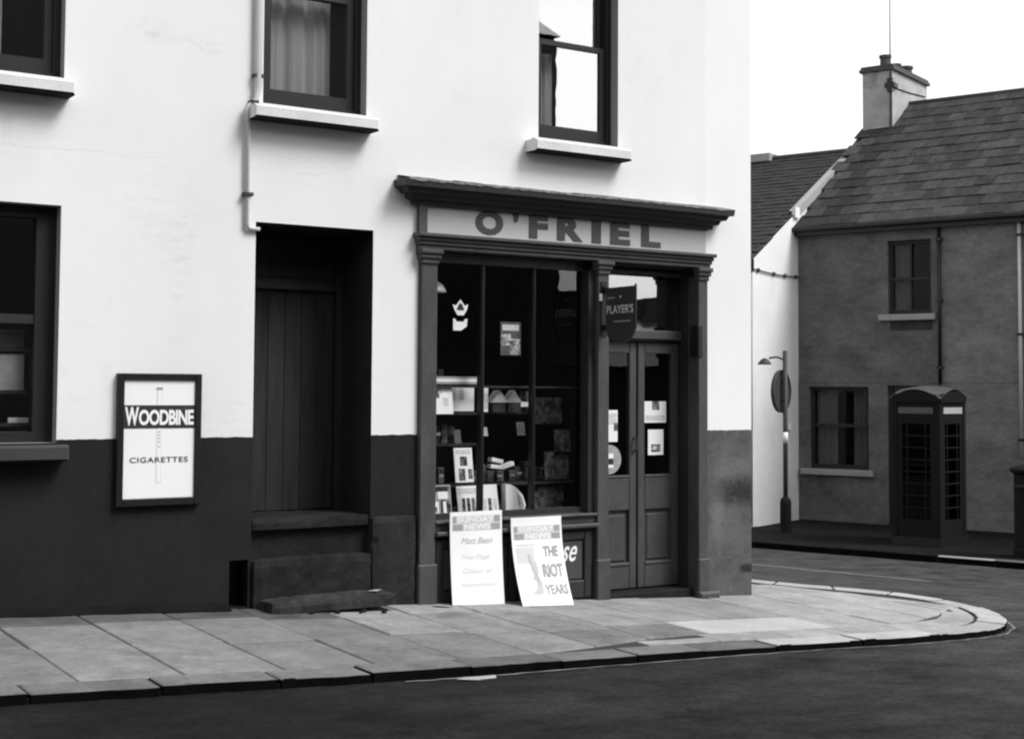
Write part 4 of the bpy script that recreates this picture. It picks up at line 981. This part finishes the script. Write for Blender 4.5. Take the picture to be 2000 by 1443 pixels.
# chimney
ch = one('chimney', 'chim', (lambda q: (q.box(-2.97, -2.27, 3.42, 5.55, 6.6, 9.02), q)[1])(HM()), house)
m = HM(); m.box(-3.03, -2.21, 3.36, 5.61, 9.02, 9.09); m.box(-3.0, -2.24, 3.39, 5.58, 9.09, 9.15); one('cap', 'pot', m, ch)
m = MB()
for hh, r_, ht in ((3.72, .12, .28), (4.35, .11, .20), (4.95, .15, .25)):
    q = MB(); c0 = H(-2.55, hh, 9.15); q.lathe(c0, [(r_, 0), (r_*.95, ht*.75), (r_*1.15, ht*.78), (r_*1.15, ht), (r_*.8, ht)], 14); one('chimney_pot', 'pot', q, ch, smooth=False)
m = MB(); m.tube([H(-2.30, 3.38, 7.5), H(-2.30, 3.38, 9.6), H(-2.29, 3.37, 11.6)], [.03, .013, .006], 6); one('aerial_mast', 'black', m, ch)
m = HM(); m.box(-2.42, -2.2, 3.34, 3.40, 8.62, 8.72); m.box(-2.26, -2.2, 3.36, 3.6, 8.62, 8.72); m.box(-2.36, -2.24, 3.33, 3.41, 8.52, 8.82); one('mast_bracket', 'black', m, ch)
m = MB(); m.tube([H(-2.255, 3.5, 8.62), H(-2.255, 4.4, 8.66), H(-2.255, 5.4, 8.74)], .012, 5); one('lashing_wire', 'black', m, ch)
m = HM(); m.box(-3.0, -2.24, 3.30, 3.42, 7.55, 7.66); one('flashing', 'pot', m, ch)

# white house with the gable projecting towards the junction
lh = thing('white_house', H(-5, 2, -.8), 'white gabled house with small slates at the left of the grey house', 'house')
tl = math.tan(R(29.5)); zl = lambda h: 4.37+(h+2.05)*tl
m = HM(); m.add([(-2.955, -2.03, -1.1), (-2.955, 6, -1.1), (-2.955, 6, zl(0)), (-2.955, 2.9, zl(2.9)-.03), (-2.955, -2.03, zl(-2.03)-.03)], [(0, 1, 2, 3, 4)])
m.add([(-2.955, -2.03, -1.1), (-10, -2.03, -1.1), (-10, -2.03, zl(-2.03)-.03), (-2.955, -2.03, zl(-2.03)-.03)], [(0, 1, 2, 3)])
one('wall', 'white2', m, lh)
m = HM(); m.add([(-2.94, -2.13, zl(-2.13)), (-10, -2.13, zl(-2.13)), (-10, 2.9, zl(2.9)), (-2.94, 2.9, zl(2.9)), (-2.94, 7.9, zl(-2.13)), (-10, 7.9, zl(-2.13))], [(0, 1, 2, 3), (3, 2, 4, 5)])
r2 = one('roof', 'slate2', m, lh)
tlr = R(29.5); su2 = Vector((hb.x*math.cos(tlr), hb.y*math.cos(tlr), math.sin(tlr))); sn2 = hd.cross(su2); sn2 = sn2 if sn2.z > 0 else -sn2
m = MB(); dist = 0; rowi = 0
while dist < 5.72:
    s_ = -2.93-(.13 if rowi % 2 else 0)-rnd.uniform(0, .02)
    while s_ > -7.5:
        p0 = Vector(H(s_, -2.16, zl(-2.16)))+su2*dist+sn2*(.022+rnd.uniform(0, .008)); w_ = .25; a_ = p0; b_ = p0-hd*w_; l2 = su2*.24-sn2*.016
        m.add([a_, b_, b_+l2, a_+l2, a_-sn2*.014, b_-sn2*.014, a_+l2-sn2*.014], [(0, 1, 2, 3), (4, 5, 1, 0), (0, 3, 6, 4)]); s_ -= .256
    dist += .206; rowi += 1
so_ = one('slate_courses', 'slate', m, r2); so_['kind'] = 'stuff'
m = MB(); m.tube([H(-2.94, 2.9, zl(2.9)+.02), H(-10, 2.9, zl(2.9)+.02)], .06, 7); one('ridge_tile', 'slate2', m, r2)
m = HM(); m.box(-5.6, -4.95, 2.7, 3.1, zl(2.9)-.05, zl(2.9)+.13); one('ridge_cap', 'hsill', m, r2)
m = MB(); m.add([Vector(H(-2.93, h, zl(h)+.045)) for h in (-.12, 3.3)]+[Vector(H(-3.10, h, zl(h)+.05)) for h in (3.3, -.12)], [(0, 1, 2, 3)]); m.add([Vector(H(-2.925, h, zl(h)+.045)) for h in (-.12, 3.3)]+[Vector(H(-2.925, h, zl(h)-.12)) for h in (3.3, -.12)], [(0, 1, 2, 3)])
one('verge_flashing', 'hsill', m, r2)
m = HM(); m.box(-2.98, -2.90, -.22, -.02, 5.36, 5.58); one('kneeler_stone', 'white2', m, lh)
m = MB(); m.tube([H(-2.99, -2.10, 4.25), H(-2.99, -2.10, -.75)], .05, 8); dp = one('downpipe', 'hsill', m, lh, smooth=True)
q = HM(); q.box(-3.06, -2.92, -2.18, -2.03, 4.12, 4.36); one('hopper', 'black', q, dp)
m = HM(); m.cbox(-10, -2.96, -2.26, -2.12, 4.24, 4.33, .02); one('gutter', 'black', m, lh)
cpts = [H(-2.925, -2.0+2.0*i/12, 4.17-.03*math.sin(math.pi*i/12)-.02*i/12) for i in range(13)]
cb = one('wall_cable', 'post', MB().tube(cpts, .014, 6), lh)
for i in (1, 5, 8, 11):
    q = MB(); q.lathe((cpts[i][0], cpts[i][1], cpts[i][2]-.04), [(.02, 0), (.035, .02), (.035, .06), (.02, .08)], 8); one('insulator', 'clip', q, cb)
m = HM(); m.box(-2.93, -2.90, -.55, -.42, 1.03, 1.15); one('small_plate', 'paper', m, lh)

# ------------------------------------------------------------------ phone kiosk
ka = R(-78); kd = Vector((math.cos(ka), math.sin(ka), 0)); kb = Vector((-kd.y, kd.x, 0)); KC0 = Vector((10.479, 6.697, -.835))
W_ = .914
def Kx(u, v, z): p = KC0-kd*u+kb*v; return (p.x, p.y, -.835+z*1.085)   # u: along the left face away from the corner, v: along the right face
kio = thing('phone_kiosk', Kx(.457, .457, 0), 'dark domed telephone kiosk standing in front of the grey house', 'phone kiosk')
def KM(): m = MB(); m.xf = Kx; return m
one('base', 'black', KM().box(-.02, W_+.02, -.02, W_+.02, -.05, .14), kio)
for u in (0, W_-.10):
    for v in (0, W_-.10): one('corner_post', 'kiosk', KM().box(u, u+.10, v, v+.10, .14, 2.28), kio)
def kface(fn, pm_='opal'):
    """fn(a, n, z): a along the face 0..W, n outward depth"""
    def fm(): m = MB(); m.xf = fn; return m
    fr = one('side_frame', 'kiosk', fm().box(.10, .19, -.05, -.012, .14, 2.0).box(W_-.19, W_-.10, -.05, -.012, .14, 2.0).box(.19, W_-.19, -.05, -.012, .14, .42).box(.19, W_-.19, -.05, -.012, 1.93, 2.0).box(.10, W_-.10, -.06, -.008, 2.0, 2.28), kio)
    g = fm()
    for i in range(1, 8): z_ = .42+(1.93-.42)*i/8; g.box(.19, W_-.19, -.045, -.016, z_-.011, z_+.011)
    for a_ in (.285, W_-.285): g.box(a_-.011, a_+.011, -.045, -.016, .42, 1.93)
    one('glazing_bars', 'kiosk', g, fr)
    one('pane', 'glass_dirty', fm().box(.19, W_-.19, -.033, -.029, .42, 1.93), fr)
    one('sign_panel', pm_, fm().box(.13, W_-.13, -.02, .004, 2.09, 2.19), kio)
    one('moulding', 'kiosk', fm().box(.02, W_-.02, -.01, .018, 2.265, 2.295).box(.11, W_-.11, -.01, .012, 2.205, 2.225), kio)
    n = 14; arc = [(-.0, 2.28)]+[(W_/2-(W_/2+.0)*math.cos(math.pi*i/n), 2.30+.15*math.sin(math.pi*i/n)) for i in range(n+1)]+[(W_, 2.28)]
    one('pediment', 'kiosk', fm().prism(arc, -.05, .02), kio)
kface(lambda a, n, z: Kx(a, -n, z), 'opal_shaded'); kface(lambda a, n, z: Kx(-n, a, z)); kface(lambda a, n, z: Kx(a, W_+n, z)); kface(lambda a, n, z: Kx(W_+n, a, z))
m = KM(); n = 16
def dome(a, b):
    f = lambda t: .15*math.sin(math.pi*t); return 2.325+max(f(a), f(b))*1.0+.06*math.sin(math.pi*a)*math.sin(math.pi*b)
m.add([(-.03+(W_+.06)*i/n, -.03+(W_+.06)*j/n, dome(i/n, j/n)) for i in range(n+1) for j in range(n+1)], [(i*(n+1)+j, (i+1)*(n+1)+j, (i+1)*(n+1)+j+1, i*(n+1)+j+1) for i in range(n) for j in range(n)])
MT['kroof'] = grey('kiosk_roof_paint', .06, .15, 5, 40, .5, .05, .4)
one('roof', 'kroof', m, kio, smooth=True)
one('back_board', 'black', KM().box(.2, W_-.2, W_-.14, W_-.10, .5, 1.9), kio)
one('telephone', 'black', KM().cbox(.3, .6, W_-.30, W_-.15, 1.0, 1.45, .02), kio)

# pillar box at the right edge of the frame
pb = thing('pillar_box', (10.62, 5.05, -.82), 'dark pillar box with overhanging cap at the right edge of the picture', 'pillar box')
one('body', 'kiosk', MB().lathe((10.62, 5.05, -.86), [(.25, 0), (.25, .16), (.225, .18), (.225, 1.36)], 28), pb, smooth=False)
one('cap', 'kiosk', MB().lathe((10.62, 5.05, .50), [(.225, 0), (.28, .03), (.29, .06), (.28, .09), (.20, .13), (.05, .16)], 28), pb)
one('aperture', 'black', MB().box(10.37, 10.41, 4.95, 5.15, .30, .34), pb)

# round road sign on its banded post with a hooded lamp
P0 = Vector((9.97, 9.88, -.82))
rs_ = thing('road_sign', P0, 'back of a round road sign on a banded post beside the white gable', 'road sign')
one('post', 'post', MB().tube([P0, P0+Vector((0, 0, 3.38))], .045, 12), rs_, smooth=True)
one('base_sleeve', 'kiosk', MB().lathe(P0, [(.105, -.05), (.105, .55), (.09, .62), (.05, .66)], 16), rs_)
one('white_band', 'paper', MB().tube([P0+Vector((0, 0, 1.66)), P0+Vector((0, 0, 1.86))], .047, 12), rs_, smooth=True)
vd = Vector((.69, .72, 0)).normalized()
nrm = Vector((-.37, .93, 0)).normalized(); sid = Vector((-nrm.y, nrm.x, 0)); cc = P0+nrm*.075+Vector((0, 0, 2.62)); n = 32
m = MB(); m.add([cc+.40*(math.cos(2*math.pi*i/n)*sid+math.sin(2*math.pi*i/n)*Vector((0, 0, 1)))+nrm*o for o in (0, .035) for i in range(n)], [tuple(range(n)), tuple(range(2*n-1, n-1, -1))]+[(i, i+n, (i+1) % n+n, (i+1) % n) for i in range(n)])
dk = one('disc', 'post', m, rs_)
m = MB(); m.tube([cc-nrm*.012+.39*(math.cos(2*math.pi*i/n)*sid+math.sin(2*math.pi*i/n)*Vector((0, 0, 1))) for i in range(n+1)], .014, 6); one('rim', 'post', m, dk)
one('bracket', 'post', MB().tube([P0+Vector((0, 0, 2.45)), cc+Vector((0, 0, -.17))], .03, 6).tube([P0+Vector((0, 0, 2.8)), cc+Vector((0, 0, .18))], .03, 6), rs_)
la = P0+Vector((0, 0, 3.2)); left = Vector((-.72, .69, 0))
one('lamp_arm', 'post', MB().tube([la, la+left*.15+Vector((0, 0, .06)), la+left*.3+Vector((0, 0, .04))], .018, 8), rs_, smooth=True)
one('lamp_hood', 'post', MB().lathe(la+left*.38+Vector((0, 0, -.08)), [(.13, 0), (.12, .03), (.07, .09), (.02, .12)], 16), rs_, smooth=True)

# ------------------------------------------------------------------ across the road (seen only in the window reflections)
ob = thing('terrace_opposite', (-6, -16, .3), 'tall dark terraced building across the road, seen only reflected in the windows', 'building')
one('wall', 'opp', MB().box(-30, 6.8, -22, -12.6, -1.2, 8.7), ob)
one('roof', 'slate2', MB().add([(-30, -12.4, 8.65), (6.82, -12.4, 8.65), (6.82, -17.3, 11.8), (-30, -17.3, 11.8), (6.82, -22.3, 8.65), (-30, -22.3, 8.65)], [(0, 1, 2, 3), (3, 2, 4, 5), (1, 4, 2)]), ob)
for i in range(11):
    for zz in (1.2, 4.0, 6.2):
        one('window', 'black', MB().box(-26+i*2.9, -25.05+i*2.9, -12.62, -12.56, zz, zz+1.5), ob)
lo = thing('low_shed_opposite', (16, -16, -.9), 'low dark shed across the road, seen only reflected in the shop fanlight', 'building')
one('wall', 'opp', MB().box(6.9, 40, -20, -13.0, -2.5, 2.3), lo)
one('roof', 'slate2', MB().add([(6.8, -12.8, 2.3), (40, -12.8, 2.3), (40, -16.5, 3.5), (6.8, -16.5, 3.5), (40, -20.2, 2.3), (6.8, -20.2, 2.3)], [(0, 1, 2, 3), (3, 2, 4, 5)]), lo)
one('chimney', 'opp', MB().box(12.0, 12.7, -16.8, -16.2, 2.6, 3.95), lo)
one('lean_to', 'opp', MB().box(6.85, 8.15, -14.5, -12.95, -2.5, 3.75), lo)
